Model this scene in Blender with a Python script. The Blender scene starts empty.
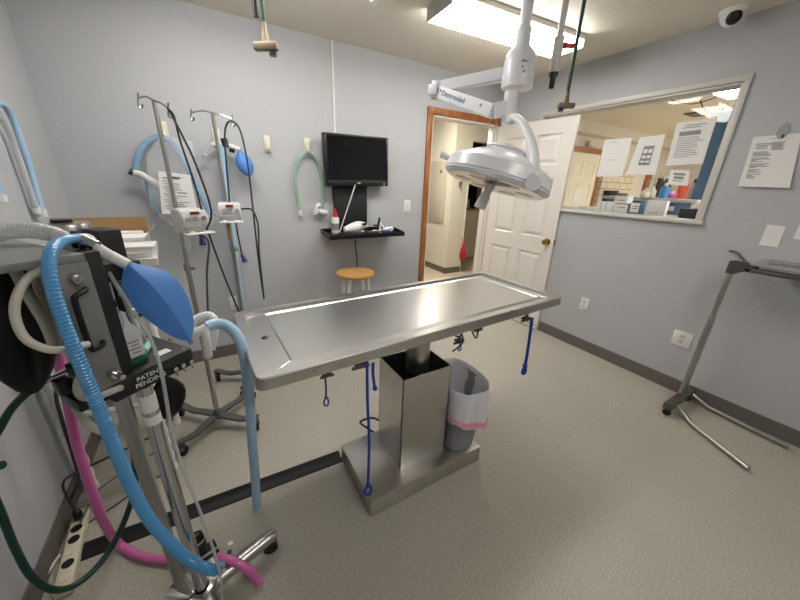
import bpy, bmesh, math, random
from mathutils import Vector, Matrix
random.seed(7)
S = bpy.context.scene
C = S.collection
V = Vector
PI = math.pi
R = math.radians

# ------------------------------------------------------------------ materials
def srgb(c):
    def f(u):
        u /= 255.0
        return u / 12.92 if u <= 0.04045 else ((u + 0.055) / 1.055) ** 2.4
    return (f(c[0]), f(c[1]), f(c[2]), 1.0)

def new_mat(name):
    m = bpy.data.materials.new(name)
    m.use_nodes = True
    nt = m.node_tree
    return m, nt, nt.nodes['Principled BSDF']

def mat(name, col, rough=0.5, metal=0.0, noise=0.0, nscale=30, bump=0.0, bscale=60, coat=0.0, emit=0.0, trans=0.0, spec=0.5, sss=0.0):
    m, nt, b = new_mat(name)
    b.inputs['Base Color'].default_value = srgb(col)
    b.inputs['Roughness'].default_value = rough
    b.inputs['Metallic'].default_value = metal
    b.inputs['Coat Weight'].default_value = coat
    b.inputs['Specular IOR Level'].default_value = spec
    if trans: b.inputs['Transmission Weight'].default_value = trans
    if emit:
        b.inputs['Emission Color'].default_value = srgb(col)
        b.inputs['Emission Strength'].default_value = emit
    tc = nt.nodes.new('ShaderNodeTexCoord')
    if noise:
        n = nt.nodes.new('ShaderNodeTexNoise'); n.inputs['Scale'].default_value = nscale; n.inputs['Detail'].default_value = 4
        nt.links.new(tc.outputs['Object'], n.inputs['Vector'])
        mx = nt.nodes.new('ShaderNodeMix'); mx.data_type = 'RGBA'
        c = srgb(col)
        mx.inputs[6].default_value = tuple(max(0, x * (1 - noise)) for x in c[:3]) + (1,)
        mx.inputs[7].default_value = tuple(min(1, x * (1 + noise)) for x in c[:3]) + (1,)
        nt.links.new(n.outputs['Fac'], mx.inputs[0])
        nt.links.new(mx.outputs[2], b.inputs['Base Color'])
    if bump:
        n2 = nt.nodes.new('ShaderNodeTexNoise'); n2.inputs['Scale'].default_value = bscale; n2.inputs['Detail'].default_value = 5
        nt.links.new(tc.outputs['Object'], n2.inputs['Vector'])
        bp = nt.nodes.new('ShaderNodeBump'); bp.inputs['Strength'].default_value = bump; bp.inputs['Distance'].default_value = 0.004
        nt.links.new(n2.outputs['Fac'], bp.inputs['Height'])
        nt.links.new(bp.outputs['Normal'], b.inputs['Normal'])
    return m

def steel(name, col, rough, streak=(2, 60, 60), amp=0.12):
    m, nt, b = new_mat(name)
    b.inputs['Metallic'].default_value = 1.0
    tc = nt.nodes.new('ShaderNodeTexCoord'); mp = nt.nodes.new('ShaderNodeMapping')
    mp.inputs['Scale'].default_value = streak
    n = nt.nodes.new('ShaderNodeTexNoise'); n.inputs['Scale'].default_value = 4; n.inputs['Detail'].default_value = 6
    nt.links.new(tc.outputs['Object'], mp.inputs['Vector']); nt.links.new(mp.outputs['Vector'], n.inputs['Vector'])
    mr = nt.nodes.new('ShaderNodeMapRange')
    mr.inputs['To Min'].default_value = rough - amp; mr.inputs['To Max'].default_value = rough + amp
    nt.links.new(n.outputs['Fac'], mr.inputs['Value']); nt.links.new(mr.outputs['Result'], b.inputs['Roughness'])
    n3 = nt.nodes.new('ShaderNodeTexNoise'); n3.inputs['Scale'].default_value = 5
    nt.links.new(tc.outputs['Object'], n3.inputs['Vector'])
    mx = nt.nodes.new('ShaderNodeMix'); mx.data_type = 'RGBA'
    c = srgb(col)
    mx.inputs[6].default_value = tuple(x * 0.93 for x in c[:3]) + (1,); mx.inputs[7].default_value = c
    nt.links.new(n3.outputs['Fac'], mx.inputs[0]); nt.links.new(mx.outputs[2], b.inputs['Base Color'])
    return m

def film(name, col, fac, rough=0.15):
    """clear plastic: part transparent, part glossy/diffuse"""
    m, nt, b = new_mat(name)
    b.inputs['Base Color'].default_value = srgb(col); b.inputs['Roughness'].default_value = rough
    t = nt.nodes.new('ShaderNodeBsdfTransparent'); mx = nt.nodes.new('ShaderNodeMixShader')
    fr = nt.nodes.new('ShaderNodeLayerWeight'); fr.inputs['Blend'].default_value = 0.35
    ad = nt.nodes.new('ShaderNodeMath'); ad.operation = 'MULTIPLY_ADD'; ad.inputs[1].default_value = 0.5; ad.inputs[2].default_value = fac
    ad.use_clamp = True
    nt.links.new(fr.outputs['Facing'], ad.inputs[0]); nt.links.new(ad.outputs[0], mx.inputs[0])
    nt.links.new(t.outputs[0], mx.inputs[1]); nt.links.new(b.outputs[0], mx.inputs[2])
    nt.links.new(mx.outputs[0], nt.nodes['Material Output'].inputs[0])
    return m

def wall_paint(name, col, dist=0.004):
    """orange-peel / knockdown painted drywall"""
    m, nt, b = new_mat(name)
    b.inputs['Base Color'].default_value = srgb(col); b.inputs['Roughness'].default_value = 0.55
    b.inputs['Specular IOR Level'].default_value = 0.35
    tc = nt.nodes.new('ShaderNodeTexCoord')
    n = nt.nodes.new('ShaderNodeTexNoise'); n.inputs['Scale'].default_value = 55; n.inputs['Detail'].default_value = 3
    nt.links.new(tc.outputs['Object'], n.inputs['Vector'])
    r = nt.nodes.new('ShaderNodeValToRGB'); r.color_ramp.elements[0].position = 0.42; r.color_ramp.elements[1].position = 0.62
    nt.links.new(n.outputs['Fac'], r.inputs['Fac'])
    bp = nt.nodes.new('ShaderNodeBump'); bp.inputs['Strength'].default_value = 0.16; bp.inputs['Distance'].default_value = dist
    nt.links.new(r.outputs['Color'], bp.inputs['Height']); nt.links.new(bp.outputs['Normal'], b.inputs['Normal'])
    return m

def floor_vinyl(name):
    m, nt, b = new_mat(name)
    b.inputs['Roughness'].default_value = 0.42; b.inputs['Specular IOR Level'].default_value = 0.4
    tc = nt.nodes.new('ShaderNodeTexCoord')
    n = nt.nodes.new('ShaderNodeTexNoise'); n.inputs['Scale'].default_value = 130; n.inputs['Detail'].default_value = 2
    n2 = nt.nodes.new('ShaderNodeTexNoise'); n2.inputs['Scale'].default_value = 2.2; n2.inputs['Detail'].default_value = 5
    nt.links.new(tc.outputs['Object'], n.inputs['Vector']); nt.links.new(tc.outputs['Object'], n2.inputs['Vector'])
    r = nt.nodes.new('ShaderNodeValToRGB')
    e = r.color_ramp.elements
    e[0].position = 0.30; e[0].color = srgb((156, 151, 138))
    e[1].position = 0.72; e[1].color = srgb((186, 181, 169))
    k = e.new(0.5); k.color = srgb((171, 166, 153))
    nt.links.new(n.outputs['Fac'], r.inputs['Fac'])
    mx = nt.nodes.new('ShaderNodeMix'); mx.data_type = 'RGBA'; mx.blend_type = 'MULTIPLY'; mx.inputs[0].default_value = 1
    r2 = nt.nodes.new('ShaderNodeValToRGB'); r2.color_ramp.elements[0].color = (0.86, 0.86, 0.86, 1); r2.color_ramp.elements[1].color = (1, 1, 1, 1)
    nt.links.new(n2.outputs['Fac'], r2.inputs['Fac'])
    nt.links.new(r.outputs['Color'], mx.inputs[6]); nt.links.new(r2.outputs['Color'], mx.inputs[7])
    nt.links.new(mx.outputs[2], b.inputs['Base Color'])
    bp = nt.nodes.new('ShaderNodeBump'); bp.inputs['Strength'].default_value = 0.15; bp.inputs['Distance'].default_value = 0.001
    nt.links.new(n.outputs['Fac'], bp.inputs['Height']); nt.links.new(bp.outputs['Normal'], b.inputs['Normal'])
    return m

def wood(name, c1, c2, scale=(8, 8, 1.0)):
    m, nt, b = new_mat(name)
    b.inputs['Roughness'].default_value = 0.4
    tc = nt.nodes.new('ShaderNodeTexCoord'); mp = nt.nodes.new('ShaderNodeMapping'); mp.inputs['Scale'].default_value = scale
    n = nt.nodes.new('ShaderNodeTexNoise'); n.inputs['Scale'].default_value = 8; n.inputs['Detail'].default_value = 6
    nt.links.new(tc.outputs['Object'], mp.inputs['Vector']); nt.links.new(mp.outputs['Vector'], n.inputs['Vector'])
    r = nt.nodes.new('ShaderNodeValToRGB'); r.color_ramp.elements[0].position = .3; r.color_ramp.elements[1].position = .7
    r.color_ramp.elements[0].color = srgb(c1); r.color_ramp.elements[1].color = srgb(c2)
    nt.links.new(n.outputs['Fac'], r.inputs['Fac']); nt.links.new(r.outputs['Color'], b.inputs['Base Color'])
    return m

def tile_mat(name):
    m, nt, b = new_mat(name)
    b.inputs['Roughness'].default_value = 0.35
    tc = nt.nodes.new('ShaderNodeTexCoord'); mp = nt.nodes.new('ShaderNodeMapping')
    mp.inputs['Rotation'].default_value = (R(90), 0, 0)
    br = nt.nodes.new('ShaderNodeTexBrick'); br.inputs['Scale'].default_value = 2.2
    br.inputs['Color1'].default_value = srgb((214, 202, 178)); br.inputs['Color2'].default_value = srgb((205, 192, 168))
    br.inputs['Mortar'].default_value = srgb((120, 104, 84)); br.inputs['Mortar Size'].default_value = 0.012
    nt.links.new(tc.outputs['Object'], mp.inputs['Vector']); nt.links.new(mp.outputs['Vector'], br.inputs['Vector'])
    nt.links.new(br.outputs['Color'], b.inputs['Base Color'])
    return m

M = {}
M['wall'] = wall_paint('grey_wall_paint', (180, 181, 184))
M['ceiling'] = wall_paint('ceiling_texture', (228, 221, 206), 0.008)
M['floor'] = floor_vinyl('speckled_vinyl')
M['base'] = mat('taupe_vinyl_base', (104, 97, 92), 0.5)
M['trimwhite'] = mat('white_trim', (200, 197, 190), 0.4)
M['doorwhite'] = mat('white_door_paint', (222, 217, 210), 0.4)
M['oak'] = wood('oak_casing', (126, 74, 32), (172, 108, 52), (3, 3, .6))
M['seatwood'] = wood('stool_seat_wood', (176, 128, 70), (206, 160, 98), (2, 8, 2))
M['steel'] = steel('brushed_steel', (200, 199, 196), 0.285, (3, 14, 14), 0.025)
M['steelbox'] = steel('brushed_steel_sheet', (202, 200, 196), 0.30, (60, 60, 2), 0.08)
M['darksteel'] = mat('dark_steel', (112, 110, 104), 0.38, 0.9)
M['chrome'] = mat('chrome', (205, 205, 205), 0.12, 1.0)
M['satin'] = mat('satin_metal', (180, 178, 172), 0.32, 1.0)
M['legmetal'] = mat('grey_cast_metal', (98, 98, 97), 0.45, 0.4)
M['black'] = mat('black_plastic', (14, 14, 15), 0.35)
M['matteblack'] = mat('black_powder_coat', (26, 26, 28), 0.55, bump=0.05, bscale=300)
M['rubber'] = mat('black_rubber', (14, 14, 16), 0.5, spec=0.3)
M['screen'] = mat('dark_glass_screen', (10, 11, 14), 0.08, coat=0.4)
M['whitepl'] = mat('white_plastic', (226, 225, 222), 0.35)
M['offwhite'] = mat('off_white_plastic', (214, 208, 190), 0.4)
M['lampwhite'] = mat('white_lamp_enamel', (222, 223, 228), 0.32, coat=0.15)
M['pump'] = mat('pump_plastic', (190, 189, 186), 0.45)
M['pumpgrey'] = mat('pump_grey', (150, 152, 156), 0.4)
M['red'] = mat('red_display', (120, 26, 18), 0.3)
M['redpl'] = mat('red_plastic', (184, 30, 34), 0.4)
M['paper'] = mat('paper', (226, 224, 221), 0.8)
M['ink'] = mat('printed_ink', (140, 140, 143), 0.8)
M['darkink'] = mat('black_ink', (40, 40, 44), 0.8)
M['blue'] = mat('blue_hose', (76, 148, 200), 0.26, coat=0.2, spec=0.6)
M['paleblue'] = mat('pale_blue_hose', (156, 190, 216), 0.32, coat=0.2)
M['blueclear'] = film('blue_clear_hose', (130, 178, 212), 0.42)
M['pink'] = mat('pink_hose', (206, 104, 168), 0.3, coat=0.2)
M['green'] = mat('green_hose', (8, 56, 44), 0.35)
M['palegreen'] = film('pale_green_tubing', (150, 196, 164), 0.5)
M['clear'] = film('clear_hose', (206, 208, 210), 0.5)
M['clearthin'] = film('clear_plastic', (230, 232, 235), 0.20, 0.08)
M['clearline'] = film('clear_line', (196, 200, 200), 0.45, 0.1)
M['frost'] = film('frosted_plastic', (226, 226, 226), 0.72, 0.3)
M['tubing'] = mat('translucent_tubing', (186, 184, 170), 0.35)
M['bag'] = mat('blue_rubber', (72, 128, 200), 0.5, noise=0.05, nscale=20)
M['blueplug'] = mat('blue_plug', (62, 76, 132), 0.4)
M['rope'] = mat('blue_rope', (30, 62, 172), 0.7, bump=0.6, bscale=500)
M['greyplate'] = mat('grey_painted_metal', (128, 128, 126), 0.4, 0.2)
M['bin'] = mat('grey_bin_plastic', (128, 130, 134), 0.45)
M['liner'] = film('white_bin_liner', (232, 232, 238), 0.62, 0.22)
M['linerback'] = film('white_bin_liner_inner', (200, 202, 210), 0.35, 0.25)
M['pinkband'] = mat('pink_drawstring', (226, 150, 168), 0.5)
M['card'] = mat('cardboard', (172, 136, 94), 0.8, noise=0.06, nscale=12)
M['strip'] = mat('beige_power_strip', (206, 198, 176), 0.45)
M['cord'] = mat('dark_cord', (34, 34, 38), 0.5)
M['greycord'] = mat('grey_cord', (84, 84, 86), 0.5)
M['whitecord'] = mat('white_cord', (206, 206, 202), 0.5)
M['granule'] = mat('grey_white_granules', (176, 176, 166), 0.8, noise=0.4, nscale=300, bump=0.6, bscale=300)
M['greenbase'] = mat('green_base', (16, 82, 54), 0.4)
M['teal'] = mat('mint_plastic', (156, 214, 206), 0.4)
M['brass'] = mat('brass', (186, 150, 78), 0.25, 1.0)
M['bronze'] = mat('tan_fitting', (128, 112, 92), 0.5, 0.1)
M['bluecab'] = mat('blue_laminate', (74, 112, 146), 0.4)
M['bluepl'] = mat('blue_plastic', (70, 140, 206), 0.35)
M['orange'] = mat('orange_plastic', (232, 92, 44), 0.4)
M['cream'] = wall_paint('cream_wall_paint', (220, 214, 198))
M['farwall'] = wall_paint('beige_wall_paint', (212, 207, 194))
M['fardoor'] = mat('cream_door_paint', (226, 219, 198), 0.4)
M['tile'] = tile_mat('tile_block')
M['darkvoid'] = mat('dark_recess_black', (24, 20, 18), 0.6)  # near-black puts the darkness of the laundry recess into the colour
M['washer'] = mat('washer_enamel', (214, 206, 188), 0.35)
M['washertop'] = mat('washer_tan', (196, 168, 134), 0.4)
M['redcloth'] = mat('red_cloth', (172, 22, 44), 0.7)
M['panelgrey'] = mat('panel_door_paint', (190, 184, 166), 0.45)
M['hallfloor'] = mat('hall_vinyl', (198, 184, 156), 0.5, noise=0.08, nscale=4)
M['amber'] = mat('amber_reservoir', (168, 146, 96), 0.4)

def emis(name, col, strength):
    m, nt, b = new_mat(name)
    b.inputs['Base Color'].default_value = (0.8, 0.8, 0.8, 1)
    b.inputs['Emission Color'].default_value = col
    b.inputs['Emission Strength'].default_value = strength
    return m
M['glow'] = emis('fluorescent_diffuser', (1.0, 0.97, 0.925, 1), 9.0)
M['glow_far'] = emis('far_room_diffuser', (1.0, 0.955, 0.875, 1), 15.0)
M['lens'] = mat('lamp_reflector', (226, 222, 208), 0.15, 0.6)

# glass pane: clear, faint reflection
def glass_mat():
    m, nt, b = new_mat('window_glass')
    t = nt.nodes.new('ShaderNodeBsdfTransparent'); g = nt.nodes.new('ShaderNodeBsdfGlossy'); g.inputs['Roughness'].default_value = 0.02
    fr = nt.nodes.new('ShaderNodeFresnel'); fr.inputs['IOR'].default_value = 1.35
    mx = nt.nodes.new('ShaderNodeMixShader')
    nt.links.new(fr.outputs[0], mx.inputs[0]); nt.links.new(t.outputs[0], mx.inputs[1]); nt.links.new(g.outputs[0], mx.inputs[2])
    nt.links.new(mx.outputs[0], nt.nodes['Material Output'].inputs[0])
    return m
M['glass'] = glass_mat()

# ------------------------------------------------------------------ mesh builder
def frame_from_z(d):
    d = V(d).normalized()
    up = V((0, 0, 1)) if abs(d.z) < 0.95 else V((1, 0, 0))
    x = up.cross(d).normalized(); y = d.cross(x)
    return x, y, d

def spline(pts, step=0.012):
    P = [V(p) for p in pts]
    if len(P) < 3: return P
    Q = [P[0] * 2 - P[1]] + P + [P[-1] * 2 - P[-2]]
    out = []
    for i in range(1, len(Q) - 2):
        a, b, c, d = Q[i - 1], Q[i], Q[i + 1], Q[i + 2]
        n = max(3, int((c - b).length / step))
        for k in range(n):
            t = k / n
            out.append(0.5 * ((2 * b) + (c - a) * t + (2 * a - 5 * b + 4 * c - d) * t * t + (3 * b - a - 3 * c + d) * t ** 3))
    out.append(P[-1])
    return out

class MB:
    base = Matrix()
    def __init__(s, T=None):
        s.bm = bmesh.new(); s.T = MB.base @ (T or Matrix())
    def _v(s, p): return s.bm.verts.new(s.T @ V(p))
    def face(s, vs):
        try: return s.bm.faces.new(vs)
        except ValueError: return None
    def quad(s, pts): s.face([s._v(p) for p in pts])
    def box(s, c, d, rz=0.0, bevel=0.0, rot=None, seg=2):
        m = Matrix.Translation(V(c)) @ (rot.to_4x4() if rot is not None else Matrix.Rotation(rz, 4, 'Z')) @ Matrix.Diagonal((d[0], d[1], d[2], 1))
        r = bmesh.ops.create_cube(s.bm, size=1.0, matrix=s.T @ m)
        if bevel:
            es = list({e for v in r['verts'] for e in v.link_edges})
            bmesh.ops.bevel(s.bm, geom=es, offset=bevel, segments=seg, affect='EDGES', profile=0.5)
        return s
    def box2(s, lo, hi, bevel=0.0):
        return s.box([(a + b) / 2 for a, b in zip(lo, hi)], [abs(b - a) for a, b in zip(lo, hi)], bevel=bevel)
    def rings(s, rings, closed_caps=True):
        prev = None; first = None
        for ring in rings:
            vs = [s._v(p) for p in ring]
            if prev:
                n = len(vs)
                for i in range(n): s.face((prev[i], prev[(i + 1) % n], vs[(i + 1) % n], vs[i]))
            else: first = vs
            prev = vs
        if closed_caps:
            s.face(list(reversed(first))); s.face(prev)
        return s
    def cyl(s, p0, p1, r0, r1=None, n=20, cap=True):
        r1 = r0 if r1 is None else r1
        p0, p1 = V(p0), V(p1); x, y, d = frame_from_z(p1 - p0)
        rg = [[p + (x * math.cos(2 * PI * i / n) + y * math.sin(2 * PI * i / n)) * r for i in range(n)] for p, r in ((p0, r0), (p1, r1))]
        return s.rings(rg, cap)
    def tube(s, pts, r, n=10, smooth=True, corr=0.0, pitch=0.008, step=None, cap=True, flat=1.0):
        P = spline(pts, step or (pitch / 4 if corr else 0.012)) if smooth else [V(p) for p in pts]
        if corr:  # resample evenly
            L = [0]
            for a, b in zip(P, P[1:]): L.append(L[-1] + (b - a).length)
            N = max(4, int(L[-1] / (pitch / 3))); Q = []; j = 0
            for k in range(N + 1):
                t = L[-1] * k / N
                while j < len(L) - 2 and L[j + 1] < t: j += 1
                u = (t - L[j]) / max(1e-9, L[j + 1] - L[j]); Q.append(P[j].lerp(P[j + 1], u))
            P = Q
        nrm = None; rg = []
        for i, p in enumerate(P):
            d = (P[min(i + 1, len(P) - 1)] - P[max(i - 1, 0)])
            if d.length < 1e-9: continue
            d.normalize()
            if nrm is None: nrm = frame_from_z(d)[0]
            nrm = (nrm - d * nrm.dot(d))
            nrm = nrm.normalized() if nrm.length > 1e-6 else frame_from_z(d)[0]
            b = d.cross(nrm)
            rr = r(i / (len(P) - 1)) if callable(r) else r
            if corr: rr *= 1 - corr * (0, 0.5, 1)[i % 3]
            rg.append([p + (nrm * math.cos(2 * PI * k / n) + b * flat * math.sin(2 * PI * k / n)) * rr for k in range(n)])
        return s.rings(rg, cap)
    def lathe(s, prof, o=(0, 0, 0), d=(0, 0, 1), n=28, sx=1.0, sy=1.0, cap=True):
        o = V(o); x, y, z = frame_from_z(d)
        rg = [[o + z * h + x * (sx * r * math.cos(2 * PI * i / n)) + y * (sy * r * math.sin(2 * PI * i / n)) for i in range(n)] for r, h in prof]
        return s.rings(rg, cap)
    def prism(s, pts, vec):
        vec = V(vec); a = [V(p) for p in pts]
        return s.rings([a, [p + vec for p in a]], True)
    def ball(s, c, r, sc=(1, 1, 1), seg=20):
        m = s.T @ Matrix.Translation(V(c)) @ Matrix.Diagonal((sc[0] * r, sc[1] * r, sc[2] * r, 1))
        bmesh.ops.create_uvsphere(s.bm, u_segments=seg, v_segments=seg // 2 + 2, radius=1.0, matrix=m)
        return s

LOC = {}
def part(name, mb, m, parent=None, origin=None, label=None, sharp=40):
    bmesh.ops.recalc_face_normals(mb.bm, faces=mb.bm.faces[:])
    me = bpy.data.meshes.new(name)
    if parent is not None: o0 = LOC[parent.name]
    elif origin is not None: o0 = V(origin)
    else:
        vs = [v.co for v in mb.bm.verts]
        o0 = V(((min(v.x for v in vs) + max(v.x for v in vs)) / 2, (min(v.y for v in vs) + max(v.y for v in vs)) / 2, min(v.z for v in vs)))
    bmesh.ops.translate(mb.bm, verts=mb.bm.verts[:], vec=-o0)
    mb.bm.to_mesh(me); mb.bm.free()
    me.materials.append(M[m])
    for p in me.polygons: p.use_smooth = True
    me.set_sharp_from_angle(angle=R(sharp))
    o = bpy.data.objects.new(name, me); C.objects.link(o)
    LOC[o.name] = o0
    if parent is not None: o.parent = parent
    else: o.location = o0
    if label: o['label'] = label
    return o

def tag(o, label, cat, group=None, kind=None):
    o['label'] = label; o['category'] = cat
    if group: o['group'] = group
    if kind: o['kind'] = kind
    return o
def thing(name, label, cat, loc, group=None):
    o = bpy.data.objects.new(name, None); C.objects.link(o)
    o.empty_display_size = 0.05
    o.location = loc; LOC[o.name] = V(loc)
    return tag(o, label, cat, group)
def struct(name, mb, m, parent=None):
    o = part(name, mb, m, parent)
    if parent is None: o['kind'] = 'structure'
    return o
def text_mb(txt, size, origin, xdir, ydir, depth=0.0006, align='CENTER'):
    cu = bpy.data.curves.new('lettering', 'FONT'); cu.body = txt; cu.size = size; cu.extrude = depth
    cu.align_x = align; cu.align_y = 'CENTER'
    ob = bpy.data.objects.new('lettering', cu)
    C.objects.link(ob); bpy.context.view_layer.update()
    me = bpy.data.meshes.new_from_object(ob.evaluated_get(bpy.context.evaluated_depsgraph_get()))
    bpy.data.objects.remove(ob); bpy.data.curves.remove(cu)
    x = V(xdir).normalized(); y = V(ydir); y = (y - x * y.dot(x)).normalized(); z = x.cross(y)
    mx = Matrix(((x.x, y.x, z.x, origin[0]), (x.y, y.y, z.y, origin[1]), (x.z, y.z, z.z, origin[2]), (0, 0, 0, 1)))
    mb = MB(); me.transform(mx); mb.bm.from_mesh(me); bpy.data.meshes.remove(me)
    return mb

# ------------------------------------------------------------------ dimensions of the room
XL, XR, YB, YF, ZC = -0.717, 2.92, 2.80, -1.7, 2.437
XR2 = 3.04                                   # far side of the window wall
WY0, WY1, WZ0, WZ1 = 0.895, 2.285, 1.265, 2.085   # window opening
DX0, DX1, DZ = 1.985, 2.868, 2.06            # door opening

# floor, ceiling
struct('floor', MB().box2((XL - .12, YF - .12, -.1), (XR + .02, YB + .06, 0)), 'floor')
struct('ceiling', MB().box2((XL - .12, YF - .12, ZC), (XR + .12, YB + .12, ZC + .1)), 'ceiling')
struct('wall_left', MB().box2((XL - .12, YF - .12, 0), (XL, YB + .12, ZC)), 'wall')
struct('wall_front', MB().box2((XL, YF - .12, 0), (XR, YF, ZC)), 'wall')
b = MB(); b.box2((XL, YB, 0), (DX0, YB + .12, ZC)); b.box2((DX0, YB, DZ), (DX1, YB + .12, ZC)); b.box2((DX1, YB, 0), (XR2, YB + .12, ZC))
struct('wall_back', b, 'wall')
b = MB(); b.box2((XR, YF - .12, 0), (XR2, YB, WZ0 - .02)); b.box2((XR, YF - .12, WZ1), (XR2, YB, ZC))
b.box2((XR, YF - .12, WZ0 - .02), (XR2, WY0, WZ1)); b.box2((XR, WY1, WZ0 - .02), (XR2, YB, WZ1))
struct('wall_right', b, 'wall')
BH = 0.102
struct('baseboard_left', MB().box2((XL, YF, 0), (XL + .007, YB, BH)), 'base')
struct('baseboard_right', MB().box2((XR - .007, YF, 0), (XR, YB, BH)), 'base')
struct('baseboard_back', MB().box2((XL, YB - .007, 0), (DX0 - .06, YB, BH)), 'base')
struct('baseboard_front', MB().box2((XL, YF, 0), (XR, YF + .007, BH)), 'base')

# oak door casing with pale jamb lining
w = .06
b = MB(); b.box2((DX0 - w, YB - .018, 0), (DX0, YB, DZ + w), .004); b.box2((DX0 - w, YB - .0185, DZ), (DX1 + .03, YB, DZ + w), .004)
struct('trim_1', b, 'oak')
b = MB(); b.box2((DX0, YB - .005, 0), (DX0 + .016, YB + .125, DZ)); b.box2((DX1 - .016, YB - .005, 0), (DX1, YB + .125, DZ)); b.box2((DX0, YB - .005, DZ - .016), (DX1, YB + .125, DZ))
b.box2((DX1 - .03, YB + .04, 0), (DX1 - .012, YB + .06, DZ))
struct('trim_2', b, 'doorwhite')

# six-panel door, swung open against the right wall
def panel_door(name, p0, p1, h, th, m, side):
    """p0 hinge bottom, p1 free-edge bottom (front face line); thickness goes along side"""
    p0, p1 = V(p0), V(p1); L = (p1 - p0).length; x = (p1 - p0).normalized(); z = V((0, 0, 1)); y = V(side).normalized()
    T = Matrix(((x.x, y.x, z.x, p0.x), (x.y, y.y, z.y, p0.y), (x.z, y.z, z.z, p0.z), (0, 0, 0, 1)))
    b = MB(T)
    st = .115; mid = .10; cx = L / 2
    cols = [(st, cx - mid / 2), (cx + mid / 2, L - st)]
    rows = [(.22, .80), (.96, 1.52), (1.64, h - .125)]
    xs = sorted({0, L, *[a for c in cols for a in c]}); zs = sorted({0, h, *[a for r in rows for a in r]})
    for i in range(len(xs) - 1):
        for j in range(len(zs) - 1):
            x0, x1, z0, z1 = xs[i], xs[i + 1], zs[j], zs[j + 1]
            ispan = any(abs(x0 - c[0]) < 1e-6 for c in cols) and any(abs(z0 - r[0]) < 1e-6 for r in rows)
            if not ispan:
                b.quad([(x0, 0, z0), (x1, 0, z0), (x1, 0, z1), (x0, 0, z1)])
            else:
                seq = [(0, 0), (.010, .012), (.024, .012), (.048, .002)]
                for (i0, d0), (i1, d1) in zip(seq, seq[1:]):
                    A = [(x0 + i0, d0, z0 + i0), (x1 - i0, d0, z0 + i0), (x1 - i0, d0, z1 - i0), (x0 + i0, d0, z1 - i0)]
                    B = [(x0 + i1, d1, z0 + i1), (x1 - i1, d1, z0 + i1), (x1 - i1, d1, z1 - i1), (x0 + i1, d1, z1 - i1)]
                    for k in range(4): b.quad([A[k], A[(k + 1) % 4], B[(k + 1) % 4], B[k]])
                i1, d1 = seq[-1]
                b.quad([(x0 + i1, d1, z0 + i1), (x1 - i1, d1, z0 + i1), (x1 - i1, d1, z1 - i1), (x0 + i1, d1, z1 - i1)])
    b.quad([(0, th, 0), (L, th, 0), (L, th, h), (0, th, h)])
    b.quad([(0, 0, 0), (0, th, 0), (0, th, h), (0, 0, h)]); b.quad([(L, 0, 0), (L, th, 0), (L, th, h), (L, 0, h)])
    b.quad([(0, 0, 0), (L, 0, 0), (L, th, 0), (0, th, 0)]); b.quad([(0, 0, h), (L, 0, h), (L, th, h), (0, th, h)])
    bmesh.ops.remove_doubles(b.bm, verts=b.bm.verts[:], dist=1e-5)
    o = struct(name, b, m); o.data.set_sharp_from_angle(angle=R(6)); return o, T, L
d1, T1, L1 = panel_door('door_1', (2.845, 2.775, .012), (2.884, 1.905, .012), 2.03, .032, 'doorwhite', (1, .045, 0))
b = MB(T1); b.cyl((L1 - .065, 0, .93), (L1 - .065, -.006, .93), .032, n=24); b.cyl((L1 - .065, -.006, .93), (L1 - .065, -.03, .93), .011)
b.lathe([(.012, 0), (.024, .008), (.028, .02), (.024, .032), (.010, .036)], (L1 - .065, -.028, .93), (0, -1, 0))
part('door_knob', b, 'brass', d1, label='polished brass knob')
b = MB(T1); b.box((L1 + .0005, .016, .93), (.002, .024, .058)); part('latch_plate', b, 'brass', d1)
b = MB(T1); b.box((L1 / 2, .012, .045), (L1 - .01, .03, .004)); part('door_sweep', b, 'black', d1)

# window between the rooms
b = MB(); t = .034
for lo, hi in (((XR - .014, WY0 - t, WZ1), (XR, WY1 + t, WZ1 + t)), ((XR - .014, WY0 - t, WZ0 - .03), (XR, WY0, WZ1)), ((XR - .014, WY1, WZ0 - .03), (XR, WY1 + t, WZ1))):
    b.box2(lo, hi, .003)
b.box2((XR, WY0, WZ1 - .012), (XR2 + .005, WY1, WZ1)); b.box2((XR, WY0, WZ0), (XR2 + .005, WY0 + .012, WZ1)); b.box2((XR, WY1 - .012, WZ0), (XR2 + .005, WY1, WZ1))
win = struct('window_1', b, 'trimwhite')
part('window_sill', MB().box2((XR - .03, WY0 - t - .01, WZ0 - .025), (XR2 + .02, WY1 + t, WZ0), .005), 'trimwhite', win)
part('glass_pane', MB().box2((3.004, WY0 + .012, WZ0), (3.008, WY1 - .012, WZ1 - .012)), 'glass', win)

# ------------------------------------------------------------------ neighbouring rooms
# far work room behind the window
b = MB(); b.box2((XR2, -1.8, -.1), (9.2, 2.86, 0)); b.box2((4.25, 2.86, -.1), (9.2, 3.6, 0)); struct('floor_workroom', b, 'hallfloor')
b = MB(); b.box2((XR2, -1.8, ZC), (9.2, 2.92, ZC + .1)); b.box2((4.3, 2.92, ZC), (9.2, 3.62, ZC + .1)); struct('ceiling_workroom', b, 'ceiling')
struct('wall_workroom_back', MB().box2((4.2, 3.5, 0), (9.2, 3.62, ZC)), 'farwall')
b = MB(); b.box2((XR2, 2.92, 0), (4.2, 3.02, ZC)); b.box2((4.2, 2.92, 0), (4.3, 3.5, ZC)); struct('wall_workroom_left', b, 'farwall')
struct('wall_workroom_right', MB().box2((9.2, -1.8, 0), (9.32, 3.6, ZC)), 'farwall')
struct('wall_workroom_front', MB().box2((XR2, -1.92, 0), (9.2, -1.8, ZC)), 'farwall')
struct('beam_1', MB().box2((4.3, 3.3, 2.27), (9.2, 3.5, ZC)), 'farwall')
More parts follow.
